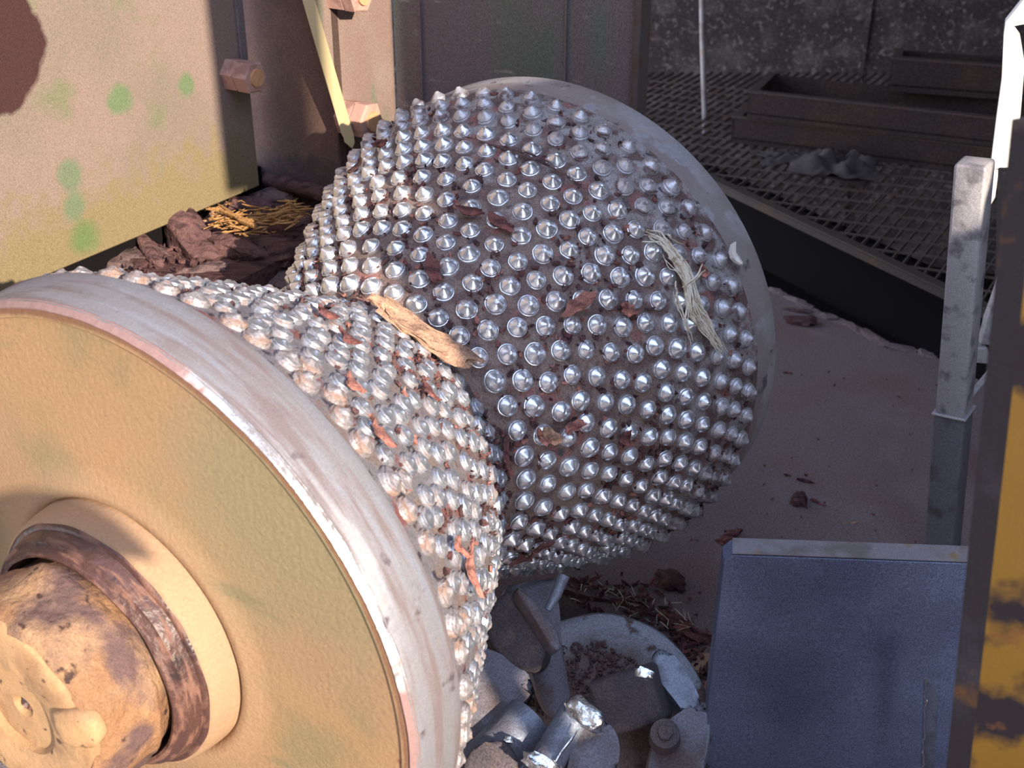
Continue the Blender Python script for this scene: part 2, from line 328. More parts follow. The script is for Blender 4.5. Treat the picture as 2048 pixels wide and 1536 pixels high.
# back wall with a seam: two wall panels
WP = onz(1465, 235, -1.09); 
wn = V((-.33, -.94, 0)).normalized(); wr = V((-wn.y, wn.x, 0)); wr = -wr if wr.x < 0 else wr
W0 = V((1.15, 4.75, 0))
bm = B(); box(bm, W0 + V((0, 0, -.2)) - wn * -.03, .1, .1, .1); bm.free()
seam = onpl(1740, 60, W0, wn)
bm = B(); box(bm, V((seam.x, seam.y, -.2)) - wr * 1.500 - wn * .03, 3.0, .06, 3.6, wr, wn, UP, bev=.004); obj('wall_back', bm, M['wallb'], kind='structure')
bm = B(); box(bm, V((seam.x, seam.y, -.2)) + wr * 1.10 - wn * .045, 2.4, .06, 3.6, wr, wn, UP, bev=.004); obj('wall_back', bm, M['wallb'], kind='structure')
bm = B(); box(bm, (1.0, 3.6, 1.25), 5.2, 4.6, .08); obj('ceiling', bm, M['wallb'], kind='structure')
bm = B(); box(bm, (-1.35, -1.1, .2), 3.2, .08, 3.2); obj('sky_shade_wall', bm, M['wallb'], kind='structure')  # unseen, added to keep sky light off from behind left
bm = B(); box(bm, (3.1, 3.3, -.2), .08, 3.4, 3.6); obj('wall_right', bm, M['wallb'], kind='structure')

# ------------------------------------------------------------------ machine frame (left)
ZB = -.71
fr = empty('machine_frame', P1, 'dusty steel side frame of the machine, greenish plate with hex nuts, behind the roller', 'machine frame')
top = .85
bm = B(); Lp = 3.4; tops = 1.0
box(bm, P1 - AH * (Lp / 2) - NN * .0125 + UP * ((tops - ZB) / 2), Lp, .025, tops - ZB, AH, NN, UP, bev=.002)
obj('side_plate', bm, M['plate1'], fr, label='greenish tan dusted side plate with green paint patches')
# narrow strip welded at the plate's far end
e1 = onpl(511, 0, P1, NN); e2 = onpl(512, 112, P1, NN)
bm = B(); box(bm, V((P1.x, P1.y, (e2.z + top) / 2)) - AH * .012 + NN * .003, .016, .006, top - e2.z, AH, NN, UP, bev=.001); obj('edge_strip', bm, M['plate4'], fr)
S2 = .035                                           # cross plate stands this far behind the end of the side plate
Q0 = P1 + AH * S2
c2 = onpl(668, 150, Q0, AH)
w2 = (c2 - Q0).dot(NN)
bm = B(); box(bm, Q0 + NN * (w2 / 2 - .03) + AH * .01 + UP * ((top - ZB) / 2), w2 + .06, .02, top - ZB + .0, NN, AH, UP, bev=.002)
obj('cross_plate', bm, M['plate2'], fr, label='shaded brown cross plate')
# ledge at the foot of the cross plate
bm = B(); tube(bm, [Q0 - NN * .01 + UP * .0 - AH * .006, Q0 + NN * .06 - AH * .008 + UP * .002, Q0 + NN * .14 - AH * .010 - UP * .004, Q0 + NN * .22 - AH * .01 - UP * .004], [.013, .015, .014, .013], 10)
obj('foot_rail', bm, BK[1], fr, smooth=True, label='round brown rail at the foot of the cross plate')
# rear side plate, slanted near edge
Q1 = Q0 + NN * w2
a0 = onpl(614, -60, Q1, NN); a1 = onpl(640, 80, Q1, NN)
r_end = onpl(790, 150, Q1, NN)
lo0 = onpl(712, 330, Q1, NN)
pt = [a0, lo0, V((lo0.x, lo0.y, ZB - .1)), V((r_end.x, r_end.y, ZB - .1)), V((r_end.x, r_end.y, top)), V((a0.x, a0.y, top)) - AH * .05]
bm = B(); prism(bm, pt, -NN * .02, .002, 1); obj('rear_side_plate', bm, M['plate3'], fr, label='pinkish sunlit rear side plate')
# rear panel facing the camera
c4 = onpl(1280, 100, r_end, AH); w4 = (c4 - r_end).dot(NN)
bm = B(); box(bm, V((r_end.x, r_end.y, 0)) + NN * (w4 / 2) + AH * .012 + UP * ((top + ZB - .5) / 2), w4, .02, top - ZB + .5, NN, AH, UP, bev=.002)
obj('rear_panel', bm, M['plate4'], fr, label='grey scuffed rear panel')
for px_, wd in ((842, .004), (1132, .003)):
    c5 = onpl(px_, 80, r_end, AH)
    bm = B(); box(bm, V((c5.x, c5.y, (top + ZB) / 2)) + AH * 0.0, wd, .006, top - ZB, NN, AH, UP); obj('panel_seam', bm, M['plate4'], fr)
bm = B(); box(bm, V((c4.x, c4.y, (top + ZB - .5) / 2)) + AH * .004, .010, .034, top - ZB + .5, NN, AH, UP, bev=.001); obj('panel_edge', bm, M['grating'], fr, label='pale edge of the rear panel')
# bed that carries the bark
bm = B(); box(bm, P1 - AH * .36 + NN * .09 - UP * .055, 1.02, .17, .03, AH, NN, UP); obj('bed_plate', bm, BK[1], fr)
bm = B(); box(bm, P1 - AH * .3 - NN * .035 - UP * .16, 1.6, .016, .36, AH, NN, UP); obj('dark_backing', bm, M['dark'], fr)  # near-black sheet filling the dark gap under the side plate

def nut_bolt(base, ax, r, h1, h2, rot=.2, lab=None):
    """two stacked hex nuts on a stud end, axis ax from base on the plate"""
    x = (UP - ax * UP.dot(ax)).normalized(); y = ax.cross(x)
    def hexa(bm, z0, z1, r_, ch, rot_):
        ring = lambda z, rr, n: [bm.verts.new(base + ax * z + (x * math.cos(2 * math.pi * i / n + rot_) + y * math.sin(2 * math.pi * i / n + rot_)) * rr) for i in range(n)]
        A_ = ring(z0, r_, 6); Bq = ring(z1 - ch, r_, 6); C_ = ring(z1, r_ * .88, 6)
        for P_, Q_ in ((A_, Bq), (Bq, C_)):
            for i in range(6): bm.faces.new((P_[i], P_[(i + 1) % 6], Q_[(i + 1) % 6], Q_[i]))
        bm.faces.new(A_[::-1]); bm.faces.new(C_)
    bm = B(); hexa(bm, 0, h1, r, .0015, rot); b = obj('hex_nut', bm, M['nut'], fr)
    bm = B(); hexa(bm, h1 + .0008, h1 + h2, r, .003, rot + .06)
    bmesh.ops.translate(bm, verts=bm.verts, vec=-b.parent.matrix_basis.translation); obj('lock_nut', bm, M['nut'], b, local=True)
    bm = B(); cyl(bm, base + ax * .001, base + ax * (h1 + h2 + .004), r * .56, r * .52, 20)
    bmesh.ops.translate(bm, verts=bm.verts, vec=-b.parent.matrix_basis.translation); obj('bolt_end', bm, M['collar_edge'], b, local=True, smooth=True)
nut_bolt(onpl(462, 147, P1, NN), NN, .0265, .026, .026, .35)
nb = onpl(690, 232, Q1, NN); nut_bolt(nb, NN, .030, .03, .025, .3)
nb = onpl(672, -18, Q1, NN); nut_bolt(nb, NN, .030, .03, .022, .3)

# pale batten leaning in front of the rear side plate's edge
bt0 = onpl(703, 296, Q1 - AH * .03, (AH * .8 - NN * .6)); bt1 = onpl(530, -300, Q1 - AH * .03 + NN * 0, (AH * .8 - NN * .6))
d_ = (bt1 - bt0).normalized(); sdv = d_.cross((bt0).normalized()).normalized(); tn = d_.cross(sdv)
bm = B(); hw = .0092
ptb = [bt0 - sdv * hw * .1, bt0 + sdv * hw * .9 + d_ * .014, bt0 + sdv * hw * .75 + d_ * .02, bt0 + sdv * hw + d_ * .028, bt1 + sdv * hw, bt1 - sdv * hw, bt0 - sdv * hw + d_ * .022, bt0 - sdv * hw * .8 + d_ * .008]
prism(bm, ptb, tn * .006, .0006, 1)
obj('wooden_batten', bm, M['batten'], label='thin pale yellow wooden batten slanting down to the top of the roller', cat='batten')

# ------------------------------------------------------------------ roller
RX = (UP - AX * UP.dot(AX)).normalized(); RY = AX.cross(RX)          # local frame: z along the axis
RM = Matrix((RX, RY, AX)).transposed().to_4x4(); RM.translation = RC
rol = empty('feed_roller', None, 'big hourglass steel roller covered in rows of pointed studs with tan end plate', 'roller', mw=RM)
PROF = [(.066, .346), (.082, .339), (.12, .321), (.18, .294), (.25, .261), (.32, .226), (.372, .198), (.395, .186), (.405, .181), (.413, .185), (.4255, .199), (.48, .230), (.55, .267), (.62, .303), (.69, .336), (.735, .349), (.765, .351)]
def prof_r(s):
    for (a, ra), (b, rb) in zip(PROF, PROF[1:]):
        if a <= s <= b: return ra + (rb - ra) * (s - a) / (b - a), math.atan2(rb - ra, b - a)
    return PROF[-1][1], 0
def wob(p, j): return p + V((p.x, p.y, 0)).normalized() * .0016 * noise.noise(p * 22)
fine = []
for (a, ra), (b, rb) in zip(PROF, PROF[1:]):
    k = max(1, int((b - a) / .016))
    for i in range(k): fine.append((a + (b - a) * i / k, ra + (rb - ra) * i / k))
fine.append(PROF[-1])
fr_ = [q for q in fine if q[0] <= .406]; bk_ = [q for q in fine if q[0] >= .404]
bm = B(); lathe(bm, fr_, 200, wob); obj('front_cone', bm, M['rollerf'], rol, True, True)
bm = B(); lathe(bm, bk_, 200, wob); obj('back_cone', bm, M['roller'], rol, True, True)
bm = B(); lathe(bm, [(.001, .3425), (.003, .3462), (.030, .3475), (.034, .3488), (.052, .3492), (.060, .350), (.0665, .3485), (.0665, .340)], 200); obj('rim_band', bm, M['band'], rol, True, True, label='smooth worn front rim band', angle=60)
bm = B(); lathe(bm, [(-.0015, .3395), (-.0025, .3412), (.001, .3438), (.004, .3468), (.006, .3462)], 200, lambda p, j: p + V((p.x, p.y, 0)).normalized() * .0007 * noise.noise(p * 60)); obj('bright_edge', bm, M['chip_edge'], rol, True, True, label='scraped bright steel edge', angle=60)
bm = B(); lathe(bm, [(.764, .346), (.765, .3512), (.80, .3525), (.826, .3525), (.831, .3505), (.831, .10)], 200); obj('rim_band', bm, M['bandb'], rol, True, True, label='smooth blue-grey back rim band', angle=60)
# end plate with shallow turned steps
bm = B(); lathe(bm, [(.0015, .3425), (-.001, .340), (-.0012, .331), (.0012, .3295), (.0005, .25), (-.0008, .185), (-.003, .170), (-.0065, .158), (-.0075, .150), (-.0035, .1455), (.000, .143), (.004, .10)], 160)
obj('end_plate', bm, M['face'], rol, True, True, label='tan dusted round end plate', angle=50)
bm = B(); lathe(bm, [(.001, .1460), (-.003, .1450), (-.020, .1430), (-.031, .1412), (-.0360, .1395), (-.0375, .137), (-.0365, .135), (-.033, .133)], 140, lambda p, j: lumpy(p, 40, .0012)); obj('collar_ring', bm, M['face'], rol, True, True, label='raised tan collar ring round the hub')
bm = B(); lathe(bm, [(-.033, .1372), (-.0380, .1365), (-.0400, .1345), (-.0405, .1310), (-.048, .1290), (-.055, .1265), (-.0570, .1230), (-.0625, .1205), (-.065, .1175), (-.064, .1145), (-.040, .110)], 140, lambda p, j: lumpy(p, 24, .0012)); obj('grease_seal', bm, M['grease'], rol, True, True, label='dark greasy seal ring')
def capl(p, j): return lumpy(lumpy(p, 20, .007, 2.), 70, .0025, 5.)
bm = B(); pr = [(-.040, .103), (-.066, .106), (-.073, .111)] + [(-.078 - .0062 * i, .1130 - .0003 * i) for i in range(10)] + [(-.138, .107), (-.142, .101)]
lathe(bm, pr, 120, capl); obj('dirt_cap', bm, M['cap'], rol, True, True, label='cracked dirt caked round the shaft')
bm = B(); lathe(bm, [(-.134, .1035), (-.139, .103), (-.1435, .099), (-.1455, .093), (-.1445, .052), (-.1425, .0485), (-.136, .0465), (-.1355, .040), (-.136, .012), (-.132, .009), (-.127, .007), (-.126, .0)], 96, lambda p, j: lumpy(p, 30, .0010)); obj('shaft_end', bm, M['shaft'], rol, True, True, label='tan stepped shaft end with a centre hole', angle=30)
# lug on the rim of the shaft end (casts the crescent shadow)
q = onpl(160, 1452, RC - AX * .143, AX); ql = RM.inverted() @ q
bm = B(); place(chunk_mesh(.05, .034, .028, 3.3, 2, .2), (0, 0, 0), V((1, 0, 0)), V((0, 0, 1)))if 0 else None
cm = chunk_mesh(.048, .040, .022, 3.3, 3, .10); place(cm, (ql.x, ql.y, -.143), V((ql.x, ql.y, 0)), V((0, 0, -1))); bm.free(); obj('shaft_lug', cm, M['shaft'], rol, True, True)
bm = B(); lathe(bm, [(-.1265, .0), (-.1335, .004), (-.132, .007), (-.127, .0082)], 12, lambda p, j: lumpy(p, 200, .002)); obj('grease_nipple', bm, M['grease'], rol, True, True)

# studs: one mesh per kind, shared
def stud_mesh(name, m, rb, h, seed=None, hexed=False, seg=18):
    bm = B()
    pf = [(-.004, rb), (.0018, rb), (.0028, rb * .97), (.0031, rb * .90), (.0020, rb * .86), (.0042, rb * .875), (.0054, rb * .83), (h * .62, rb * .58), (h * .88, rb * .29), (h * .93, rb * .24), (h, rb * .19), (h * .985, rb * .10), (h * .92, 0)]
    def lf(p, j):
        if seed is None: return p
        return lumpy(p, 160, .0016 if hexed else .0007, seed)
    lathe(bm, pf, 6 if hexed and 0 else seg, lf)
    bmesh.ops.recalc_face_normals(bm, faces=bm.faces)
    for f in bm.faces: f.smooth = True
    for e_ in bm.edges:
        if len(e_.link_faces) == 2 and e_.calc_face_angle(0) > math.radians(48): e_.smooth = False
    me = bpy.data.meshes.new(name); bm.to_mesh(me); bm.free(); me.materials.append(m); return me
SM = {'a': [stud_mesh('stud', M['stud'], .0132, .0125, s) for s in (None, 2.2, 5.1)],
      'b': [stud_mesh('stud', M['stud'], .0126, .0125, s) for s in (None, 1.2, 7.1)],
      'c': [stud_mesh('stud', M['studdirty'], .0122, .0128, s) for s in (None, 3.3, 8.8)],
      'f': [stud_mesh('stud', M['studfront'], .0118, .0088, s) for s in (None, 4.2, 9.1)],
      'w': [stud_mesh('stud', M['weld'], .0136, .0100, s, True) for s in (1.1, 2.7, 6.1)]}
e1c = V((0, -1, 0)); ac = V((.5247, -.4142, .7437)).normalized(); e1c = (e1c - ac * e1c.dot(ac)).normalized(); e2c = ac.cross(e1c)
c2w = lambda c: CX * c[0] - CU * c[1] + CF * c[2]
E1, E2 = c2w(e1c), c2w(e2c)
rows = []
for j in range(13):
    s = .4262 + .0258 * j
    if j < 3: N, ph, k = 39, 49.9 + 4.61 * j, 'a'
    elif j < 7: N, ph, k = 48, 63.9 + 3.6 * (j - 3), 'b'
    else: N, ph, k = 60, 76.5 + 3.0 * (j - 7), 'b' if j < 10 else 'c'
    if j == 12: k = 'c'
    rows.append((s, N, ph, k))
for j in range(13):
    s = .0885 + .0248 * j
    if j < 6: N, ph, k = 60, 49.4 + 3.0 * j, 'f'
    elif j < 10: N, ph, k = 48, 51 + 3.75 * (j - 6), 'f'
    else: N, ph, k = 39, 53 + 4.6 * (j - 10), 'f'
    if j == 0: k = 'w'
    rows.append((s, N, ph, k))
cands = []
for ri, (s, N, ph, k) in enumerate(rows):
    for i in range(N):
        jt = 1 if ri < 13 else 4
        th = math.radians(ph + 360.0 / N * i + R.gauss(0, .18 * jt)); s_ = s + R.gauss(0, .0008 * jt * .7)
        r, sl = prof_r(s_)
        rad = E1 * math.cos(th) + E2 * math.sin(th)
        P = RC + AX * s_ + rad * (r + .0005)
        n = (rad * math.cos(sl) - AX * math.sin(sl)).normalized()
        n = (n + V((R.gauss(0, .035), R.gauss(0, .035), R.gauss(0, .035)))).normalized()
        x, y = proj(P); fac = -n.dot(P.normalized()); vis = fac > .06 and -30 < x < 2078 and -30 < y < 1566
        if vis and ri >= 13 and y > 1540: vis = False
        if ri < 13 and vis:                           # behind the front half?
            t = 0
            for q_ in range(1, 40):
                X = P * (q_ / 40.0) - RC; sa = X.dot(AX)
                if .0 < sa < .40 and (X - AX * sa).length < prof_r(max(sa, .067))[0] - .004: t = 1; break
            if t: vis = False
        score = max(fac, 0) / P.length ** 2 if vis else -1
        # rusty welded caps thin out away from the rim
        kk = k
        if ri == 14 and R.random() < .25: kk = 'w'
        cands.append((score, P, n, kk, R.uniform(0, 6.28), R.randrange(3), R.uniform(.93, 1.06)))
cands.sort(key=lambda c: -c[0])
RMi = RM.inverted(); stuffbm = {}
for i, (score, P, n, k, rot, var, scl) in enumerate(cands):
    x = n.orthogonal().normalized(); y = n.cross(x); me = SM[k][var]
    Mw = Matrix((x, y, n)).transposed().to_4x4(); Mw.translation = P
    Ml = RMi @ Mw @ Matrix.Rotation(rot, 4, 'Z') @ Matrix.Scale(scl, 4)
    if i < 300:
        o = bpy.data.objects.new('stud', me); link(o); o.parent = rol; o.matrix_local = Ml
    else:
        b_ = stuffbm.setdefault(me.materials[0].name, (B(), me.materials[0]))[0]
        n0 = len(b_.verts); b_.from_mesh(me); b_.verts.ensure_lookup_table()
        bmesh.ops.transform(b_, matrix=Ml, verts=b_.verts[n0:])
allb = B(); mats = []
for i, (b_, m_) in enumerate(stuffbm.values()):
    for f in b_.faces: f.material_index = i
    mats.append(m_); t = bpy.data.meshes.new('t'); b_.to_mesh(t); b_.free(); allb.from_mesh(t); bpy.data.meshes.remove(t)
me = bpy.data.meshes.new('stud_rows')
for e_ in allb.edges:
    if len(e_.link_faces) == 2 and e_.calc_face_angle(0) > math.radians(48): e_.smooth = False
allb.to_mesh(me); allb.free()
for m_ in mats: me.materials.append(m_)
o = bpy.data.objects.new('stud_rows', me); link(o); o.parent = rol; o['kind'] = 'stuff'

# bark crumbs packed between the studs
def surf(s, thdeg, h=.0):
    r, sl = prof_r(s); th = math.radians(thdeg); rad = E1 * math.cos(th) + E2 * math.sin(th)
    return RC + AX * s + rad * (r + h), (rad * math.cos(sl) - AX * math.sin(sl)).normalized()
def hit(px_, py_, back=True, h=.0):
    v = ray(px_, py_); lo = .41 if back else .067; hi = .83 if back else .41; best = None; t = .7
    while t < 2.6:
        X = v * t - RC; s = X.dot(AX)
        if lo < s < hi:
            g = (X - AX * s).length - prof_r(s)[0] - h
            if g < 0: best = (v * t, s); break
        t += .0006
    if best is None: return None
    X = best[0] - RC; s = best[1]; rad = (X - AX * s).normalized(); sl = prof_r(s)[1]
    return best[0], (rad * math.cos(sl) - AX * math.sin(sl)).normalized(), s
cb = [B() for _ in range(4)]; cmi = [0, 1, 2, 6]
for i in range(6500):
    s = R.uniform(.09, .74); th = R.uniform(-60, 150)
    dens = .9 if .25 < s < .62 else .45
    if noise.noise(V((s * 14, th * .07, 1.3))) < R.uniform(-.45, .40) or R.random() > dens: continue
    P, n = surf(s, th); q = R.choice([0, 0, 1, 1, 2, 3]); L_ = R.uniform(.004, .013)
    fm = flake_mesh(L_, L_ * R.uniform(.3, .8), .0025, R.randrange(9999), 6)
    place(fm, P + n * .0012, V((R.gauss(0, 1), R.gauss(0, 1), R.gauss(0, 1))), (n + V((R.gauss(0, .3), R.gauss(0, .3), R.gauss(0, .3)))).normalized())
    t = bpy.data.meshes.new('t'); fm.to_mesh(t); fm.free(); cb[q].from_mesh(t); bpy.data.meshes.remove(t)
cr = B()
for i, b_ in enumerate(cb):
    for f in b_.faces: f.material_index = i
    t = bpy.data.meshes.new('t'); b_.to_mesh(t); b_.free(); cr.from_mesh(t); bpy.data.meshes.remove(t)
obj('bark_crumbs', cr, [BK[i] for i in cmi], kind='stuff', label='brown and red bark crumbs packed between the roller studs', cat='bark crumbs')

# larger bark flakes lying on the roller (px, py, back half?, length, width, heading px, material, label)
FL = [(1005, 455, 1, .040, .018, 40, 2, 'red bark flake between studs left of the roller top centre', 'r'),
      (868, 545, 1, .048, .020, 70, 2, 'red-brown bark flake on the upper left of the back half', 'r'),
      (945, 430, 1, .036, .016, 10, 2, 'small red flake above the red-brown one on the back half', 'r'),
      (1150, 612, 1, .050, .020, -35, 6, 'pale red bark flake covering a stud in the middle of the back half', 'r'),
      (1095, 868, 1, .036, .020, 30, 3, 'curled light brown flake beside a stud near the waist', 'r'),
      (1140, 850, 1, .030, .014, -20, 6, 'flat light brown flake just right of the curled one near the waist', 'r'),
      (1245, 870, 1, .022, .016, 80, 2, 'red flake under a pale curl, low on the back half', 'r'),
      (1250, 622, 1, .024, .018, 30, 6, 'curled red flake left of the straw tuft', 'r'),
      (1398, 545, 1, .020, .012, 60, 6, 'small reddish flake between the last studs right of the straw', 'r'),
      (1080, 1085, 1, .040, .012, -50, 2, 'dark red sliver across the lower waist', 'r'),
      (960, 1115, 0, .0, .0, 0, 2, None, 'r'),
      (770, 295, 1, .030, .014, 30, 2, 'dull red flake near the upper left edge of the back half', 'r'),
      (720, 340, 1, .028, .014, 0, 1, 'dark flake on the left shoulder of the back half', 'r'),
      (930, 1140, 0, .052, .016, 65, 6, 'orange-red bark strip on the front half above the bottom studs', 'r'),
      (955, 1400, 0, .034, .020, -60, 2, 'dark red flake on the right edge of the front half', 'r'),
      (948, 1465, 0, .034, .022, 60, 6, 'orange flake lowest on the right edge of the front half', 'r'),
      (1003, 915, 0, .050, .018, 85, 2, 'frayed red bark strip at the waist right of the front half', 'r'),
      (650, 640, 0, .026, .014, 30, 2, 'small red flake on the upper front half', 'r'),
      (690, 688, 0, .026, .016, 50, 2, 'bright red flake below the small one on the upper front half', 'r'),
      (750, 875, 0, .034, .014, 60, 6, 'orange-brown flake wedged by the front rim studs', 'r'),
      (700, 780, 0, .026, .013, 50, 6, 'reddish flake between front studs beside the rim', 'r'),
      (850, 790, 0, .030, .012, 60, 2, 'thin red sliver in the middle of the front half', 'r'),
      (905, 1095, 0, .024, .014, 20, 6, 'small pink-brown flake above the orange-red strip', 'r'),
      (1035, 1110, 1, .030, .018, 20, 2, 'red bark flake tucked under the waist', 'r'),
      (1080, 870, 1, .026, .012, 50, 6, 'narrow brown flake at the left foot of the curled one', 'r'),
      (735, 600, 0, .040, .016, 10, 1, 'dark bark strip along the top edge of the front half', 'r'),
      (690, 590, 0, .036, .014, 5, 2, 'rust-red bark strip on the skyline of the front half', 'r')]
for (x, y, bk, L_, W_, hd, mi, lab, _) in FL:
    if not lab: continue
    h = hit(x, y, bool(bk), .006)
    if not h: continue
    P, n, s = h; X = CX * math.cos(math.radians(hd)) - CU * math.sin(math.radians(hd))
    bm = flake_mesh(L_, W_, .0035, x * 7 + y, 14)
    bmesh.ops.subdivide_edges(bm, edges=bm.edges, cuts=1)
    for v in bm.verts: v.co = lumpy(v.co, 120, .0018, x)
    place(bm, P + n * .006, X, n)
    obj('bark_flake', bm, BK[mi], label=lab, cat='bark', group='bark flakes stuck on the roller')
# the big pale bark piece on the skyline between the halves
h = hit(838, 672, False, .012)
P, n, s = h
bm = chunk_mesh(.125, .032, .012, 4.4, 4, .4)
for v in bm.verts: v.co = lumpy(v.co, 60, .004, 2.)
dirx = (onpl(893, 718, P, n) - onpl(782, 638, P, n)); place(bm, P + n * .010, dirx, (n + V((0, 0, .3)) - P.normalized() * .5).normalized())
obj('bark_piece', bm, BK[3], smooth=True, angle=35, label='long pale orange torn bark piece lying across the waist of the roller', cat='bark')
# white chip near back rim
h = hit(1465, 512, True, .008)
bm = flake_mesh(.030, .012, .005, 5, 9); place(bm, h[0] + h[1] * .001, CX * .4 - CU, h[1]); obj('wood_chip', bm, M['chipwhite'], label='small white wood chip beside a stud near the back rim', cat='wood chip')

# straw: strands
def strand(bm, pxs, hh, r0, r1=None, back=True, seg=5):
    P_ = []
    for i, (x, y) in enumerate(pxs):
        h = hit(x, y, back, hh)
        if h: P_.append(h[0] + h[1] * R.uniform(0, .001))
    if len(P_) < 2: return
    r1 = r0 * .35 if r1 is None else r1; n_ = len(P_)
    fin = []
    for i in range(n_ - 1):
        for k in range(3): fin.append(P_[i].lerp(P_[i + 1], k / 3) + V((R.gauss(0, .0006), R.gauss(0, .0006), R.gauss(0, .0006))))
    fin.append(P_[-1]); m_ = len(fin)
    tube(bm, fin, [r0 + (r1 - r0) * abs(2 * i / (m_ - 1) - .8) for i in range(m_)], seg)
bm = B()
spines = [[(1290, 468), (1318, 472), (1340, 500), (1355, 520), (1372, 548), (1378, 590), (1385, 625), (1400, 650), (1425, 675), (1442, 700)],
          [(1302, 468), (1330, 485), (1350, 512), (1368, 530), (1380, 560), (1392, 600), (1405, 632), (1420, 660), (1432, 680), (1444, 706)],
          [(1325, 512), (1335, 525), (1352, 540), (1368, 560), (1376, 600), (1370, 640), (1375, 670), (1380, 690)],
          [(1362, 488), (1345, 478), (1330, 470)], [(1404, 530), (1395, 548), (1380, 565), (1362, 575)], [(1410, 538), (1392, 556), (1372, 570)],
          [(1350, 560), (1352, 585), (1356, 610), (1368, 630), (1372, 655)], [(1385, 600), (1400, 618), (1412, 640), (1428, 668), (1440, 690)]]
for i in range(34):
    sp = spines[i % len(spines)] if i < 16 else spines[R.choice([0, 1, 0, 1, 7, 2])]
    j = 5 if i > 7 else 0; k0 = R.randint(0, 1) if i > 7 else 0
    dx, dy = R.gauss(0, j), R.gauss(0, j)
    strand(bm, [(x + dx + R.gauss(0, 2), y + dy + R.gauss(0, 2)) for x, y in sp[k0:]], .012 + R.uniform(0, .005), R.uniform(.0009, .0022))
obj('straw_tuft', bm, M['straw'], smooth=True, label='pale tuft of straw fibres draped over studs on the right of the back half', cat='straw')
bm = B()
for i in range(9):
    dx, dy = R.gauss(0, 2.5), R.gauss(0, 2.5)
    strand(bm, [(x + dx + R.gauss(0, 1.5), y + dy + R.gauss(0, 1.5)) for x, y in [(915, 270), (960, 282), (1010, 297), (1060, 312), (1100, 330), (1130, 348), (1160, 372), (1185, 380)][R.randint(0, 2):R.choice([5, 6, 8, 8])]], .010 + R.uniform(0, .004), R.uniform(.0006, .0013))
obj('straw_strand', bm, BK[5], smooth=True, label='long brownish straw strand across the upper back half of the roller', cat='straw')

# ------------------------------------------------------------------ bark on the bed by the frame
def at(x, y, z): return onz(x, y, z)
DB = [(388, 480, -.735, .135, .062, .055, 125, 0, 'large smooth brown bark chunk leaning upright in the middle of the pile'),
      (250, 515, -.745, .125, .055, .030, 10, 5, 'flat dusty bark slab nearest the green plate'),
      (352, 505, -.750, .100, .022, .020, 15, 1, 'narrow dark bark stick in front of the slab'),
      (300, 500, -.735, .075, .024, .022, -60, 0, 'short knotty bark stub standing behind the slab'),
      (545, 400, -.735, .085, .045, .030, 20, 5, 'rounded dusty bark lump highest in the pile'),
      (480, 505, -.745, .110, .040, .030, -20, 0, 'long bark chunk sloping towards the roller'),
      (440, 530, -.76, .12, .05, .03, -55, 0, 'dusty bark chunk lowest in the pile against the roller'),
      (560, 480, -.755, .13, .05, .028, 10, 1, 'dark bark board under the splintered wood'),
      (470, 465, -.750, .10, .035, .025, 5, 1, 'very dark bark strip shaded below the splinters'),
      (265, 488, -.742, .07, .03, .02, 5, 3, 'small orange bark piece against the plate foot'),
      (590, 400, -.74, .10, .03, .02, -10, 1, 'brown bark strip behind the highest lump'),
      (505, 540, -.77, .16, .06, .03, -30, 5, 'broad grey bark sheet under the lowest chunk'),
      (600, 445, -.748, .09, .04, .03, 30, 1, 'dark bark bit touching the roller studs'),
      (425, 440, -.745, .06, .03, .02, 30, 3, 'orange brown bark bit at the left end of the splinters'),
      (330, 540, -.765, .12, .05, .03, 0, 1, 'bark board half hidden behind the front studs'),
      (640, 420, -.75, .07, .03, .03, 60, 1, 'short bark stump at the right end of the bed'),
      (525, 490, -.748, .11, .04, .03, -10, 0, 'knobbly bark chunk in front of the splinters'),
      (600, 505, -.752, .12, .045, .03, 35, 1, 'dark bark slab leaning on the left side of the roller'),
      (405, 545, -.755, .09, .03, .03, 20, 5, 'small dusty bark lump just behind the front studs'),
      (560, 445, -.735, .12, .035, .02, -5, 0, 'brown bark strip under the right end of the splinters'),
      (500, 415, -.735, .09, .035, .025, 15, 0, 'bark lump behind the splinters against the frame')]
for (x, y, z, L_, W_, H_, hd, mi, lab) in DB:
    P = at(x, y, z); a_ = math.radians(hd)
    bm = chunk_mesh(L_, W_, H_, x * .37, 3, .32)
    for v in bm.verts: v.co = lumpy(v.co, 45, .004, x)
    X = V((math.cos(a_), math.sin(a_) * .8, math.sin(a_) * .45 * (1 if hd > 90 else .3))); place(bm, P, X, V((.1, -.3, 1)))
    obj('bark_chunk', bm, BK[mi], smooth=True, angle=35, label=lab, cat='bark', group='bark pile on the bed beside the frame')
bm = B()
for i in range(170):
    t = R.random(); x = 425 + 190 * t; y = 432 + R.gauss(0, 13) + 8 * math.sin(t * 5); P = at(x, y, -.712 + R.uniform(-.006, .012))
    a_ = R.gauss(.1, .6); d_ = V((math.cos(a_), math.sin(a_), R.gauss(.05, .12))); L_ = R.uniform(.008, .05) * R.uniform(.5, 1)
    tube(bm, [P - d_ * L_ / 2, P + V((0, 0, R.uniform(-.002, .003))), P + d_ * L_ / 2], [R.uniform(.0006, .0012), R.uniform(.0008, .0026), .0005], 4)
for pl in ([(412, 418), (440, 420), (470, 432), (505, 445)], [(436, 408), (455, 420), (480, 440), (510, 452)], [(582, 420), (560, 426), (535, 432)]):
    tube(bm, [at(x, y, -.695) for x, y in pl], [.0012, .003, .004, .004][:len(pl)], 5)
obj('splintered_wood', bm, M['wood'], label='bright orange sunlit wood splinters on top of the bark pile', cat='wood splinters')
bm = B()
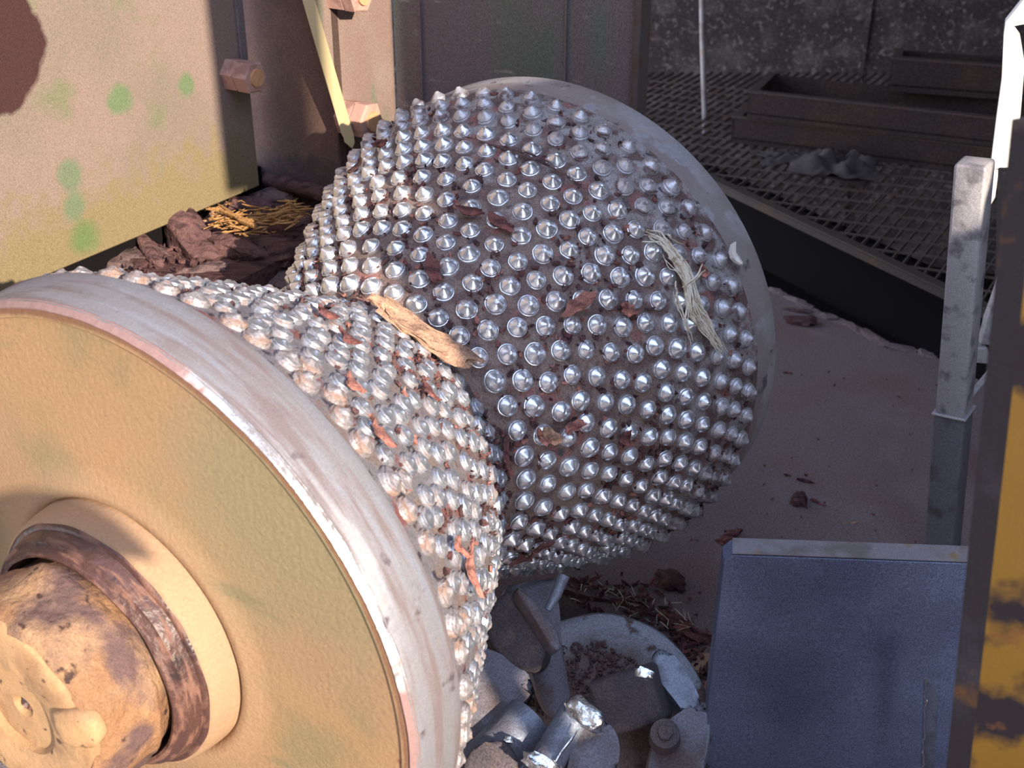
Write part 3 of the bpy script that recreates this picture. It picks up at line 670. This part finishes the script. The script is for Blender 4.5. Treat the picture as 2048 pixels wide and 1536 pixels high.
for i in range(260):
    x = R.uniform(200, 660); y = 540 - (x - 180) * .38 + R.uniform(-6, 95); P = at(x, y, -.752 + R.uniform(0, .01)); s_ = R.uniform(.006, .02)
    fm = flake_mesh(s_, s_ * .6, .004, i, 6); place(fm, P, V((R.gauss(0, 1), R.gauss(0, 1), 0)), V((R.gauss(0, .4), R.gauss(0, .4), 1)))
    t = bpy.data.meshes.new('t'); fm.to_mesh(t); fm.free(); bm.from_mesh(t); bpy.data.meshes.remove(t)
obj('bark_litter', bm, BK[1], kind='stuff', label='fine dark bark litter filling the bed under the chunks', cat='bark litter')

# ------------------------------------------------------------------ grating walkway
ZG = -1.09
gr = empty('walkway_grating', onz(1700, 450, ZG), 'dim steel bar grating walkway with a long edge angle, right of the roller', 'grating')
ga, gb = math.radians(59.5), math.radians(-20.5)
UB = V((math.cos(ga), math.sin(ga), 0)); UA = V((math.cos(gb), math.sin(gb), 0))
G0 = onz(1400, 340, ZG); G1 = onz(1895, 572, ZG); GE = (G1 - G0).normalized()
G1x = G1 + GE * .35; G0x = G0 - GE * .5
def clip(p, d, tmax=1.9):
    """line p + d t kept behind the edge line; returns t where it crosses the edge"""
    n = V((-GE.y, GE.x, 0)); n = n if n.dot(V((1, 1, 0))) > 0 else -n
    den = d.dot(n)
    return (G0 - p).dot(n) / den, n
org = onz(1794, 504, ZG)
FARY = lambda P: True
NG = V((-GE.y, GE.x, 0)); NG = NG if NG.dot(V((1, 1, 0))) > 0 else -NG
def addbar(p, d, t0, t1, wd, ht, nm, par, zo=0):
    a, b = p + d * t0, p + d * t1; c = (a + b) / 2
    bm = B(); box(bm, c + UP * (zo - ht / 2), (b - a).length, wd, ht, d, d.cross(UP), UP); obj(nm, bm, M['grating'], par)
for k in range(-9, 46):                              # bearing bars, direction UB
    p = org + UA * (-.0286 * k); p = p + UA * 0
    t, _ = clip(p, UB); 
    if k in (5,): addbar(p + UA * .007, UB, t, t + 1.3, .0036, .010, 'bearing_bar', gr)
    L_ = 1.35
    e_ = p + UB * (t + L_)
    if e_.y > 4.3: L_ -= (e_.y - 4.3) / UB.y
    if L_ > .1: addbar(p, UB, t, t + L_, .0036, .010, 'bearing_bar', gr)
for k in range(-3, 17):                              # cross rods, direction UA
    p = org + UB * (.0795 * k); t, _ = clip(p, UA)
    addbar(p, UA, t, t + 1.25, .0056, .004, 'cross_rod', gr, .0012)
c = (G0x + G1x) / 2
bm = B(); box(bm, c - NG * .012 + UP * .001, (G1x - G0x).length, .028, .006, GE, NG, UP, bev=.001); box(bm, c - NG * .024 - UP * .010, (G1x - G0x).length, .005, .016, GE, NG, UP); obj('edge_angle', bm, M['edge'], gr, label='rusty edge angle')
bm = B(); box(bm, c + NG * .07 - UP * .115, (G1x - G0x).length, .02, .20, GE, NG, UP); obj('void_fascia', bm, M['dark'], gr)  # black board put in to read as the dark void below the grating
# rod hanging by the far end
r0, r1 = ony(1410, 268, 3.75), ony(1398, -420, 4.0)
bm = B(); tube(bm, [r0, r0.lerp(r1, .3) + V((-.003, 0, 0)), r1], .0085, 10); obj('hanging_rod', bm, M['blocktop'], smooth=True, label='thin pale vertical rod in front of the dark back wall', cat='rod')

# ------------------------------------------------------------------ stacked steel channels
def channel(p0, p1, ht, dp, lab, lip=.012, openTop=True, leftend=True):
    """p0,p1 front top corners; open tray of height ht, depth dp"""
    d = (p1 - p0); L_ = d.length; d.normalize(); nb = V((-d.y, d.x, 0)); nb = nb if nb.y > 0 else -nb
    root = empty('steel_channel', V((p0.x, p0.y, p0.z - ht)), lab, 'steel channel'); c = (p0 + p1) / 2
    bm = B(); box(bm, c - UP * ht / 2 + nb * .004, L_, .008, ht, d, nb, UP); obj('front_web', bm, M['channel'], root)
    bm = B(); box(bm, c + nb * (lip / 2) + UP * .0035, L_ + .004, lip + .006, .006, d, nb, UP, bev=.001); obj('top_lip', bm, M['flange'], root)
    bm = B(); box(bm, c - UP * ht / 2 + nb * dp, L_, .008, ht, d, nb, UP); obj('back_web', bm, M['channel'], root)
    bm = B(); box(bm, c - UP * (ht * .8) + nb * dp / 2, L_, dp, .006, d, nb, UP); obj('tray_floor', bm, M['channel'], root)
    if leftend:
        bm = B(); box(bm, p0 + d * .012 + nb * dp / 2 + UP * .002, .024, dp, .008, d, nb, UP); box(bm, p0 + d * .004 + nb * dp / 2 - UP * ht / 2, .008, dp, ht, d, nb, UP); obj('end_lip', bm, M['flange'], root)
    return root
def atz(x, y, z): return onz(x, y, z)
HT = .075
channel(atz(1465, 236, ZG + HT), atz(2080, 311, ZG + HT), HT - .005, .16, 'lowest of three dark rusty steel channels stacked at the back wall', .010)
z2 = ZG + HT + .080
channel(atz(1497, 186, z2), atz(2080, 250, z2), .07, .22, 'middle dark steel channel, an open tray with a pale left end', .016)
z3 = z2 + .09
channel(atz(1785, 120, z3), atz(2100, 142, z3), .085, .12, 'topmost reddish steel channel at the upper right by the white post', .022, leftend=True)

# crumpled rag and panel scrap on the grating
def rag(name, cx, cy, z, w_, d__, h_, seed, lab, m, rot):
    bm = B(); bmesh.ops.create_grid(bm, x_segments=26, y_segments=18, size=.5)
    for v in bm.verts:
        x, y = v.co.x, v.co.y; k = max(0, 1 - (x * x + y * y) * 2.6)
        zz = abs(noise.noise(V((x * 4.5, y * 6, seed)))) * 1.6 * k + .35 * k * abs(noise.noise(V((x * 12, y * 12, seed))))
        v.co = V((x * w_ * (1 + .3 * noise.noise(V((y * 4, seed, 0)))), y * d__ * (1 + .35 * noise.noise(V((x * 4, seed, 3)))), zz * h_ + .003))
    ge = bmesh.ops.extrude_face_region(bm, geom=bm.faces[:]); bmesh.ops.translate(bm, verts=[g for g in ge['geom'] if isinstance(g, bmesh.types.BMVert)], vec=(0, 0, .002))
    bm.transform(Matrix.Translation(atz(cx, cy, z)) @ Matrix.Rotation(rot, 4, 'Z')); obj(name, bm, m, smooth=True, label=lab, cat='rag', angle=70)
rag('crumpled_rag', 1668, 338, ZG + .006, .22, .16, .055, 2.2, 'grey crumpled rag lying on the grating walkway', M['rag'], -.3)
rag('flat_rag', 1580, 318, ZG + .006, .17, .10, .018, 6.4, 'flatter grey cloth scrap left of the crumpled rag', M['rag'], .2)
bm = B(); prism(bm, [atz(x, y, ZG + .003) for x, y in ((1655, 352), (1690, 330), (1745, 345), (1728, 372), (1680, 370))], UP * .004); obj('board_scrap', bm, M['channel'], label='small flat board scrap in front of the crumpled rag', cat='board')

# ------------------------------------------------------------------ posts at the right
PB = onz(1880, 1150, ZF)
def post_pt(x, y): return ony(x, y, PB.y)
t_ = post_pt(1950, 322); b_ = V(PB)
root = empty('square_post', b_, 'square galvanised steel post with a sunlit top standing on the floor at the right', 'post')
ax_ = (t_ - b_); Lp = ax_.length; ax_.normalize()
PX_ = (V((.82, -.57, 0)) - ax_ * V((.82, -.57, 0)).dot(ax_)).normalized(); PY_ = ax_.cross(PX_)
mid = post_pt(1885, 822); tm = (mid - b_).dot(ax_)
wd = .046
bm = B(); box(bm, b_ + ax_ * ((Lp + tm) / 2), wd, wd, Lp - tm, PX_, PY_, ax_, bev=.005, seg=2); obj('upper_tube', bm, M['post'], root, smooth=True, angle=50)
bm = B(); box(bm, b_ + ax_ * (tm / 2), wd + .002, wd + .002, tm, PX_, PY_, ax_, bev=.004, seg=2); obj('lower_sleeve', bm, M['postlow'], root, smooth=True, label='darker lower sleeve', angle=50)
bm = B(); box(bm, b_ + ax_ * tm, wd + .007, wd + .007, .004, PX_, PY_, ax_, bev=.001); obj('sleeve_lip', bm, M['post'], root)
# second post, brace and bracket behind
root2 = empty('rear_post', onz(1935, 860, ZF), 'dim second post behind the square post with a pale bracket', 'post')
Y2 = PB.y + .22
def p2(x, y, dy=0): return ony(x, y, Y2 + dy)
bm = B(); prism(bm, [p2(1962, 690), p2(2000, 690), p2(2003, 560), p2(1975, 640)], V((0, .02, 0)), .001, 1); obj('post_flange', bm, M['post'], root2)
bm = B(); prism(bm, [p2(1928, 724), p2(1948, 698), p2(1975, 695), p2(1990, 730)], V((0, .03, 0)), .002, 1); obj('bracket', bm, M['post'], root2, label='pale triangular bracket')
bm = B(); prism(bm, [p2(1924, 728), p2(1944, 728), p2(1934, 820), p2(1908, 824)], V((0, .012, 0)), .001, 1); obj('gusset', bm, M['postlow'], root2)
bm = B(); cyl(bm, p2(1918, 818), p2(1985, 740), .006, .006, 10); obj('brace', bm, M['post'], root2, smooth=True)
bm = B(); prism(bm, [p2(1985, 1180, .0), p2(2040, 1180, .0), p2(2075, 350, .0), p2(2012, 350, .0)], V((0, .04, 0)), .002, 1); obj('upright', bm, M['yelside'], root2)
# white sunlit piece at the top right corner
YW = 2.15
def pw(x, y): return ony(x, y, YW)
rootw = empty('white_post', pw(2000, 410), 'glaring white painted post in the top right corner', 'post')
bm = B(); prism(bm, [pw(2190, -180), pw(2011, 45), pw(2008, 70), pw(2004, 160), pw(1993, 240), pw(1982, 330), pw(1982, 342), pw(2022, 343), pw(2029, 330), pw(2040, 240), pw(2049, 130), pw(2040, 75), pw(2021, 52), pw(2095, 40), pw(2230, -180)], V((.01, .03, 0)), .001, 1); obj('post_plate', bm, M['white'], rootw)
bm = B(); prism(bm, [pw(1979, 335), pw(1998, 335), pw(1990, 395), pw(1980, 412), pw(1974, 410)], V((.005, .02, 0)), .001, 1); obj('lower_tab', bm, M['white'], rootw)

# ------------------------------------------------------------------ steel block, foreground right
YB = 1.285
tl = ony(1450, 1108, YB); trr = ony(1990, 1147, YB - .02); d_ = (trr - tl); d_ = V((d_.x, d_.y, 0)).normalized(); nb = V((-d_.y, d_.x, 0))
rootb = empty('steel_plate', V((tl.x, tl.y, ZF)), 'thick upright blue-grey steel plate with a pale top edge, lower right', 'steel plate')
W_ = .36; H_ = tl.z - ZF
bl = ony(1417, 1536, YB); bdir = (bl - tl).normalized()
fb = [tl + d_ * .010, tl + d_ * W_, V((tl.x, tl.y, ZF)) + d_ * W_, V((tl.x, tl.y, ZF)) + d_ * -.006, tl - UP * .012]
bm = B(); prism(bm, [p - UP * .0015 for p in fb], nb * .034, .0015, 2); obj('plate_body', bm, M['block'], rootb)
bm = B(); prism(bm, [tl + d_ * .009 + UP * .0002 + nb * .0005, tl + d_ * W_ + UP * .0002 + nb * .0005, tl + d_ * W_ + UP * .0002 + nb * .0335, tl + d_ * .012 + UP * .0002 + nb * .0335], UP * .0012)
obj('top_edge', bm, M['blocktop'], rootb, label='pale top edge')
# angle piece in front of it; bright steel stands in for its sunlit edge
YS = 1.16
ps = lambda x, y, dy=0: ony(x, y, YS + dy)
rt = empty('angle_offcut', ps(1860, 1560), 'narrow upright steel offcut with a glinting torn edge in front of the plate', 'steel offcut')
bm = B(); prism(bm, [ps(1850, 1357), ps(1872, 1376), ps(1877, 1400), ps(1868, 1560), ps(1843, 1560)], V((.002, .012, 0)), .0008, 1); obj('offcut_body', bm, M['castblue'], rt)
bm = B(); pp = []
yy = 1357
while yy < 1560: pp.append(ps(1850 + R.uniform(-2, 3) - (yy - 1357) * .03, yy, -.002)); yy += R.uniform(5, 14)
tube(bm, pp, [R.uniform(.0008, .0024) for _ in pp], 5); obj('torn_edge', bm, M['chrome'], rt, label='torn edge made bright for the sun on it')

# ------------------------------------------------------------------ yellow column, foreground right edge
yc = V((.312, .737, 0)); yd = V((.96, -.28, 0)).normalized(); yn = V((yd.y, -yd.x, 0)); yn = yn if yn.y < 0 else -yn   # face normal to camera
root = empty('yellow_column', V((yc.x, yc.y, -1.3)), 'out-of-focus machine column with chipped yellow paint at the right edge', 'column')
lean = V((-.030, 0, -1)).normalized()
sl_ = .016
cl = yc + V((sl_ * .9, -sl_ * .65, 0))
def colpt(p, z): return V((p.x - .085 * (z + .42), p.y, z))
def vprism(bm, pl, z0, z1, cuts=1):
    a = [bm.verts.new(colpt(p, z0)) for p in pl]; b = [bm.verts.new(colpt(p, z1)) for p in pl]; n = len(pl)
    bm.faces.new(a); bm.faces.new(b[::-1])
    for i in range(n): bm.faces.new((a[i], b[i], b[(i + 1) % n], a[(i + 1) % n]))
COLTOP = -.215
bm = B(); vprism(bm, [yc, cl, cl + yd * .02 - yn * .03, yc - yn * .02 + yd * .02], -1.29, COLTOP); obj('column_side', bm, M['yelside'], root, label='side face coloured dark for its shade')
bm = B(); vprism(bm, [cl + yn * .0, cl + yd * .16, cl + yd * .16 - yn * .06, cl - yn * .028 + yd * .015], -1.29, COLTOP); obj('column_face', bm, M['yellow'], root)

# ------------------------------------------------------------------ iron parts below the roller (bottom centre)
def pd(x, y, dep): return ray(x, y) * dep
V_ = lambda x, y: -ray(x, y).normalized()
def slab(name, pts, dep, th, m, bev, par=None, tilt=(0, 0), **kw):
    """outline in a tilted plane at real distance dep, with thickness th behind it"""
    cx = sum(p[0] for p in pts) / len(pts); cy = sum(p[1] for p in pts) / len(pts)
    c = pd(cx, cy, dep); n = (V_(cx, cy) + CX * tilt[0] + CU * tilt[1]).normalized()
    bm = B(); prism(bm, [onpl(x, y, c, n) for x, y in pts], -n * th, bev, 3); return obj(name, bm, m, par, smooth=True, angle=50, **kw)
def rnd(pts, k=2):
    """chaikin corner cutting of an outline"""
    for _ in range(k):
        o = []
        for i in range(len(pts)):
            a, b = pts[i], pts[(i + 1) % len(pts)]; o += [(a[0] * .75 + b[0] * .25, a[1] * .75 + b[1] * .25), (a[0] * .25 + b[0] * .75, a[1] * .25 + b[1] * .75)]
        pts = o
    return pts
# big dished disc
c = pd(1205, 1440, 1.70); n = (V_(1205, 1440) + UP * .25 + CX * .05).normalized()
x_ = (CX - n * CX.dot(n)).normalized(); y_ = n.cross(x_); DM = Matrix((x_, y_, n)).transposed().to_4x4(); DM.translation = c
dr = empty('cast_disc', None, 'large round dished iron disc with a pale rim and dirt inside, under the roller', 'disc', mw=DM)
bm = B(); lathe(bm, [(-.05, .10), (-.035, .143), (-.012, .147), (-.001, .143), (.002, .134), (-.003, .118), (-.010, .105), (-.012, .05), (-.012, 0)], 96, lambda p, j: lumpy(p, 14, .003)); obj('dish', bm, M['disc'], dr, True, True)
cmx = B()
for i in range(620):
    a_ = R.uniform(.1, 3.1); r_ = .10 * math.sqrt(R.random()) ; s_ = R.uniform(.002, .008)
    fm = flake_mesh(s_, s_ * .7, .003, i + 50, 6); place(fm, V((r_ * math.cos(a_) - .02, r_ * math.sin(a_) + .005, -.009)), V((R.gauss(0, 1), R.gauss(0, 1), 0)), V((R.gauss(0, .4), R.gauss(0, .4), 1)))
    t = bpy.data.meshes.new('t'); fm.to_mesh(t); fm.free(); cmx.from_mesh(t); bpy.data.meshes.remove(t)
cmx.transform(DM); obj('dirt_crumbs', cmx, BK[5], kind='stuff', label='brown dirt crumbs heaped in the iron disc', cat='dirt')
# right casting lump with bolt
rc_ = empty('cast_bracket', pd(1360, 1560, 1.62), 'rounded blue-grey casting with a bolt head at the foot of the disc, bottom centre', 'casting')
slab('bracket_body', rnd([(1330, 1445), (1365, 1420), (1400, 1400), (1416, 1425), (1412, 1500), (1400, 1600), (1290, 1600), (1300, 1500)], 2), 1.60, .06, M['cast'], .010, rc_, (.1, .1))
slab('bracket_arm', rnd([(1318, 1290), (1352, 1310), (1392, 1375), (1408, 1420), (1378, 1440), (1350, 1400), (1325, 1370), (1300, 1330)], 2), 1.63, .035, M['castblue'], .008, rc_, (.2, .25))
c = pd(1330, 1468, 1.565); n = (V_(1330, 1468) + UP * .3).normalized()
bm = B(); cyl(bm, c - n * .03, c + n * .004, .020, .018, 24); cyl(bm, c, c + n * .010, .010, .009, 6); obj('bolt_head', bm, M['castdark'], rc_, smooth=True, angle=40)
# square block
c = pd(1250, 1405, 1.60); n = (V_(1250, 1405) - CX * .25 - CU * .15).normalized(); x_ = (onpl(1300, 1340, c, n) - onpl(1180, 1375, c, n)).normalized(); y_ = n.cross(x_)
bm = B(); box(bm, c - n * .03, .085, .072, .06, x_, y_, n, bev=.008, seg=3); sb = obj('iron_block', bm, M['castdark'], smooth=True, label='dark square iron block with a glinting corner resting on the disc', cat='iron block')
c5 = pd(1288, 1347, 1.555); bm = B(); place(chunk_mesh(.020, .012, .006, 2.2, 2, .4), c5, x_, (n + UP).normalized()) if 0 else None
bm = chunk_mesh(.024, .013, .007, 2.2, 2, .4); place(bm, c5, (x_ - y_ * .6), (n + UP * .5).normalized()); bmesh.ops.translate(bm, verts=bm.verts, vec=-sb.location); obj('worn_corner', bm, M['chrome'], sb, local=True, smooth=True, label='bright worn corner')
# link bracket with flange and web
lk = empty('chain_bracket', pd(1100, 1420, 1.62), 'angular iron chain bracket with a raised flange just below the roller waist', 'bracket')
slab('web', rnd([(1000, 1172), (1060, 1163), (1130, 1152), (1120, 1190), (1108, 1240), (1128, 1290), (1130, 1340), (1148, 1395), (1120, 1440), (1085, 1420), (1060, 1330), (1020, 1230)], 1), 1.66, .03, M['cast'], .006, lk, (.15, .1))
slab('dark_cheek', rnd([(975, 1215), (1010, 1180), (1040, 1180), (1095, 1260), (1092, 1310), (1075, 1345), (1030, 1340), (975, 1290)], 1), 1.59, .05, M['castdark'], .006, lk, (-.2, .1))
slab('flange_rib', rnd([(1030, 1178), (1045, 1172), (1090, 1222), (1118, 1262), (1126, 1300), (1106, 1300), (1078, 1250)], 1), 1.565, .03, M['cast'], .004, lk, (.3, .3))
bm = B(); tube(bm, [pd(1128, 1150, 1.62), pd(1112, 1190, 1.615), pd(1095, 1220, 1.61)], [.008, .007, .005], 10); obj('rib', bm, M['castblue'], lk, smooth=True)
# rounded dark lug and lighter cylinder lug
slab('rounded_lug', rnd([(930, 1290), (985, 1298), (1040, 1330), (1068, 1362), (1062, 1392), (1020, 1430), (960, 1480), (900, 1500), (890, 1400)], 2), 1.56, .06, M['cast'], .014, None, (.1, .35), label='smooth rounded dark iron lug beside the lower edge of the roller', cat='iron lug')
cy = empty('pin_boss', pd(1040, 1540, 1.5), 'lighter cylindrical iron boss between the rounded lug and the bright pin', 'iron boss')
a_, b_ = pd(1060, 1440, 1.55), pd(940, 1560, 1.50)
bm = B(); cyl(bm, a_, b_, .032, .032, 40); bmesh.ops.bevel(bm, geom=[e_ for e_ in bm.edges if len(e_.link_faces) == 2 and e_.calc_face_angle(0) > 1], offset=.008, segments=3, affect='EDGES'); obj('boss_barrel', bm, M['castblue'], cy, smooth=True, angle=40)
bm = chunk_mesh(.012, .008, .006, 1.2, 2, .4); place(bm, pd(1018, 1480, 1.49), CX, V_(1018, 1480)); obj('bright_nick', bm, M['chrome'], cy, smooth=True)
slab('dark_cheek', rnd([(930, 1500), (985, 1478), (1015, 1482), (1040, 1520), (1030, 1580), (920, 1580)], 1), 1.475, .04, M['castdark'], .006, cy, (0, .1))
# pin with bright head, tongue
pn = empty('bright_pin', pd(1120, 1560, 1.5), 'steel pin with a shining worn head lying diagonally at the bottom centre', 'pin')
a_, b_ = pd(1158, 1418, 1.52), pd(1072, 1560, 1.47)
bm = B(); cyl(bm, a_, b_, .0205, .0205, 32); obj('pin_shank', bm, M['castblue'], pn, smooth=True)
ad = (a_ - b_).normalized(); bm = chunk_mesh(.052, .030, .020, 6.2, 3, .25); 
for v in bm.verts: v.co = lumpy(v.co, 90, .003, 1.)
hx = (onpl(1195, 1450, pd(1168, 1424, 1.49), V_(1168, 1424)) - onpl(1142, 1398, pd(1168, 1424, 1.49), V_(1168, 1424))); place(bm, pd(1170, 1426, 1.492), hx, V_(1168, 1424) + UP * .5); obj('pin_head', bm, M['chrome'], pn, smooth=True, label='shining worn pin head', angle=60)
bm = B(); tube(bm, [pd(1158, 1455, 1.474), pd(1142, 1480, 1.468), pd(1122, 1505, 1.462), pd(1108, 1530, 1.456), pd(1098, 1548, 1.45)], [.0008, .0018, .0015, .0018, .001], 6); obj('polished_edge', bm, M['chrome'], pn, label='polished edge line')
slab('tongue', rnd([(1165, 1440), (1200, 1432), (1232, 1460), (1242, 1500), (1230, 1560), (1130, 1580), (1140, 1500)], 2), 1.49, .035, M['cast'], .009, pn, (.25, .15))
bm = chunk_mesh(.05, .02, .016, 8.2, 3, .4); place(bm, pd(1088, 1532, 1.44), CX - CU * .5, V_(1088, 1532)); obj('sunlit_end', bm, M['chrome'], pn, smooth=True, label='bright end in place of a sunlit spot')  # bright steel lump standing in for a sunlit spot
# support under everything
bm = B(); prism(bm, [onz(x, y, ZF + .03) for x, y in ((880, 1210), (1130, 1190), (1330, 1330), (1430, 1560), (1400, 1640), (850, 1640))], DOWN * .03); obj('base_plate', bm, M['castdark'], label='dark iron base plate under the chain parts below the roller', cat='base plate')

# ------------------------------------------------------------------ litter on the floor
FLB = [(1458, 1072, .055, .020, 25, 2, 'red bark curl beside the top left corner of the steel plate'),
       (1598, 998, .035, .028, 60, 1, 'dark crumpled clump alone on the open floor'),
       (1636, 1005, .030, .008, -30, 2, 'thin reddish sliver just right of the dark clump'),
       (1610, 962, .032, .008, -8, 1, 'brown twig bit above the dark clump'),
       (1575, 950, .016, .006, -10, 1, 'tiny dark chip left of the twig bit'),
       (1340, 1160, .060, .040, -60, 1, 'dark bark clump in front of the roller bottom'),
       (1190, 1195, .150, .018, -8, 1, 'long dark bark slat lying behind the iron disc'),
       (1145, 1165, .035, .018, -40, 0, 'short brown bark piece at the left end of the long slat'),
       (1205, 1178, .022, .010, -20, 1, 'small dark curl above the long slat'),
       (1600, 640, .075, .040, -15, 1, 'brown rectangular bark scrap by the edge of the dark pit'),
       (1580, 618, .12, .012, -20, 5, 'grey stick along the edge of the dark pit'),
       (1390, 1270, .060, .025, -15, 2, 'reddish bark piece left of the steel plate, upper'),
       (1400, 1330, .050, .035, 20, 3, 'pale brown bark piece in the litter left of the plate'),
       (1405, 1385, .060, .030, 35, 6, 'bright red-brown shredded bark left of the plate, lower'),
       (1350, 1240, .060, .022, -20, 2, 'thin bark strip above the pale rim of the disc'),
       (1575, 745, .018, .008, 0, 2, 'tiny red chip on the floor near the back rim'),
       (1700, 1045, .030, .004, -3, 3, 'pale short straw on the floor above the steel plate')]
for (x, y, L_, W_, hd, mi, lab) in FLB:
    bm = chunk_mesh(L_, W_, min(W_ * .5, .014), x * .31, 3, .4)
    for v in bm.verts: v.co = lumpy(v.co, 70, .003, y)
    a_ = math.radians(hd); place(bm, onz(x, y, ZF + min(W_ * .25, .007)), V((math.cos(a_), math.sin(a_) * 1.6, 0)), UP)
    obj('bark_scrap', bm, BK[mi], smooth=True, angle=35, label=lab, cat='bark', group='bark scraps on the floor')
bm = B(); br = B()
for i in range(520):
    if i < 360: x = R.gauss(1370, 55); y = 1210 + (x - 1250) * .9 + R.gauss(20, 45)
    elif i < 440: x = R.gauss(1220, 70); y = R.gauss(1195, 22)
    else: x = R.uniform(1180, 1900); y = R.uniform(650, 1120)
    s_ = R.uniform(.004, .020) if i < 440 else R.uniform(.002, .006)
    fm = flake_mesh(s_ * R.uniform(1, 1.8), s_ * .5, .003, i + 900, 6); place(fm, onz(x, y, ZF + .002 + (R.uniform(0, .015) if i < 440 else 0)), V((R.gauss(0, 1), R.gauss(0, 1), 0)), V((R.gauss(0, .35), R.gauss(0, .35), 1)))
    t = bpy.data.meshes.new('t'); fm.to_mesh(t); fm.free(); (bm if R.random() < .6 else br).from_mesh(t); bpy.data.meshes.remove(t)
for f in br.faces: f.material_index = 1
t = bpy.data.meshes.new('t'); br.to_mesh(t); br.free(); bm.from_mesh(t); bpy.data.meshes.remove(t)
obj('floor_litter', bm, [BK[1], BK[2]], kind='stuff', label='loose shredded bark litter on the floor between disc and steel plate', cat='bark litter')
bm = B()
for i in range(60):
    x = R.gauss(1270, 70); y = 1165 + R.uniform(0, 60) + (x - 1200) * .25; P = onz(x, y, ZF + R.uniform(.003, .02)); d_ = V((R.gauss(0, 1), R.gauss(0, 1), R.gauss(0, .5))).normalized(); L_ = R.uniform(.008, .03)
    tube(bm, [P, P + d_ * L_ * .5 + V((0, 0, .001)), P + d_ * L_], [.0005, .0006, .0003], 4)
obj('straw_litter', bm, M['straw'], kind='stuff', label='fine pale straw bits behind the iron disc', cat='straw')

# ------------------------------------------------------------------ unseen panels added outside the frame to shape the sun's shadows
UU = SUN.cross(UP).normalized(); VV = UU.cross(SUN).normalized(); UU = UU if UU.x > 0 else -UU; VV = VV if VV.z > 0 else -VV
def blocker(pl, dist=.62):
    bm = B(); prism(bm, [UU * u + VV * v - SUN * dist for u, v in pl], SUN * .02); obj('shade_panel', bm, M['castdark'], kind='structure')  # added shade panel, laid out along the sun direction
def rc(u0, u1, v0, v1): return [(u0, v0), (u1, v0), (u1, v1), (u0, v1)]
blocker(rc(.655, .800, .045, 1.1))
blocker(rc(.965, 1.26, .050, 1.1))
blocker(rc(.615, .700, -.61, -.035)); blocker(rc(.700, .750, -.61, .088)); blocker(rc(.750, 1.26, -.70, .106)); blocker(rc(.615, .655, -2.2, -.61)); blocker(rc(.70, .750, -2.2, -.61)); blocker(rc(.655, .70, -2.2, -.66))
blocker(rc(.750, 1.26, -2.2, -.70))
blocker(rc(1.26, 1.44, -2.2, 1.1)); blocker([(1.44, -2.2), (1.80, -2.2), (1.80, -.10), (1.512, -.10), (1.500, -.155), (1.486, -.175), (1.478, -.214), (1.44, -.228)])
blocker(rc(1.44, 1.80, .02, 1.1)); blocker(rc(1.80, 1.92, -2.2, -.28)); blocker(rc(1.80, 1.92, .30, 1.1)); blocker(rc(1.92, 4.2, -2.2, 1.1))
hp = []
for x, y, h in ((-90, 1010, 0), (-30, 996, 0), (0, 985, 0), (40, 977, 0), (80, 975, 0), (120, 981, 0), (170, 1000, 0), (220, 1030, 0), (260, 1068, 0), (292, 1106, 0), (250, 1150, .09), (190, 1150, .10), (124, 1152, .11), (60, 1178, .12), (0, 1206, .13), (-90, 1250, .13)):
    P = onpl(x, y, RC - AX * h, AX); hp.append((P.dot(UU), P.dot(VV)))
blocker(hp)  # added panel, outlined to shade the upper left of the hub
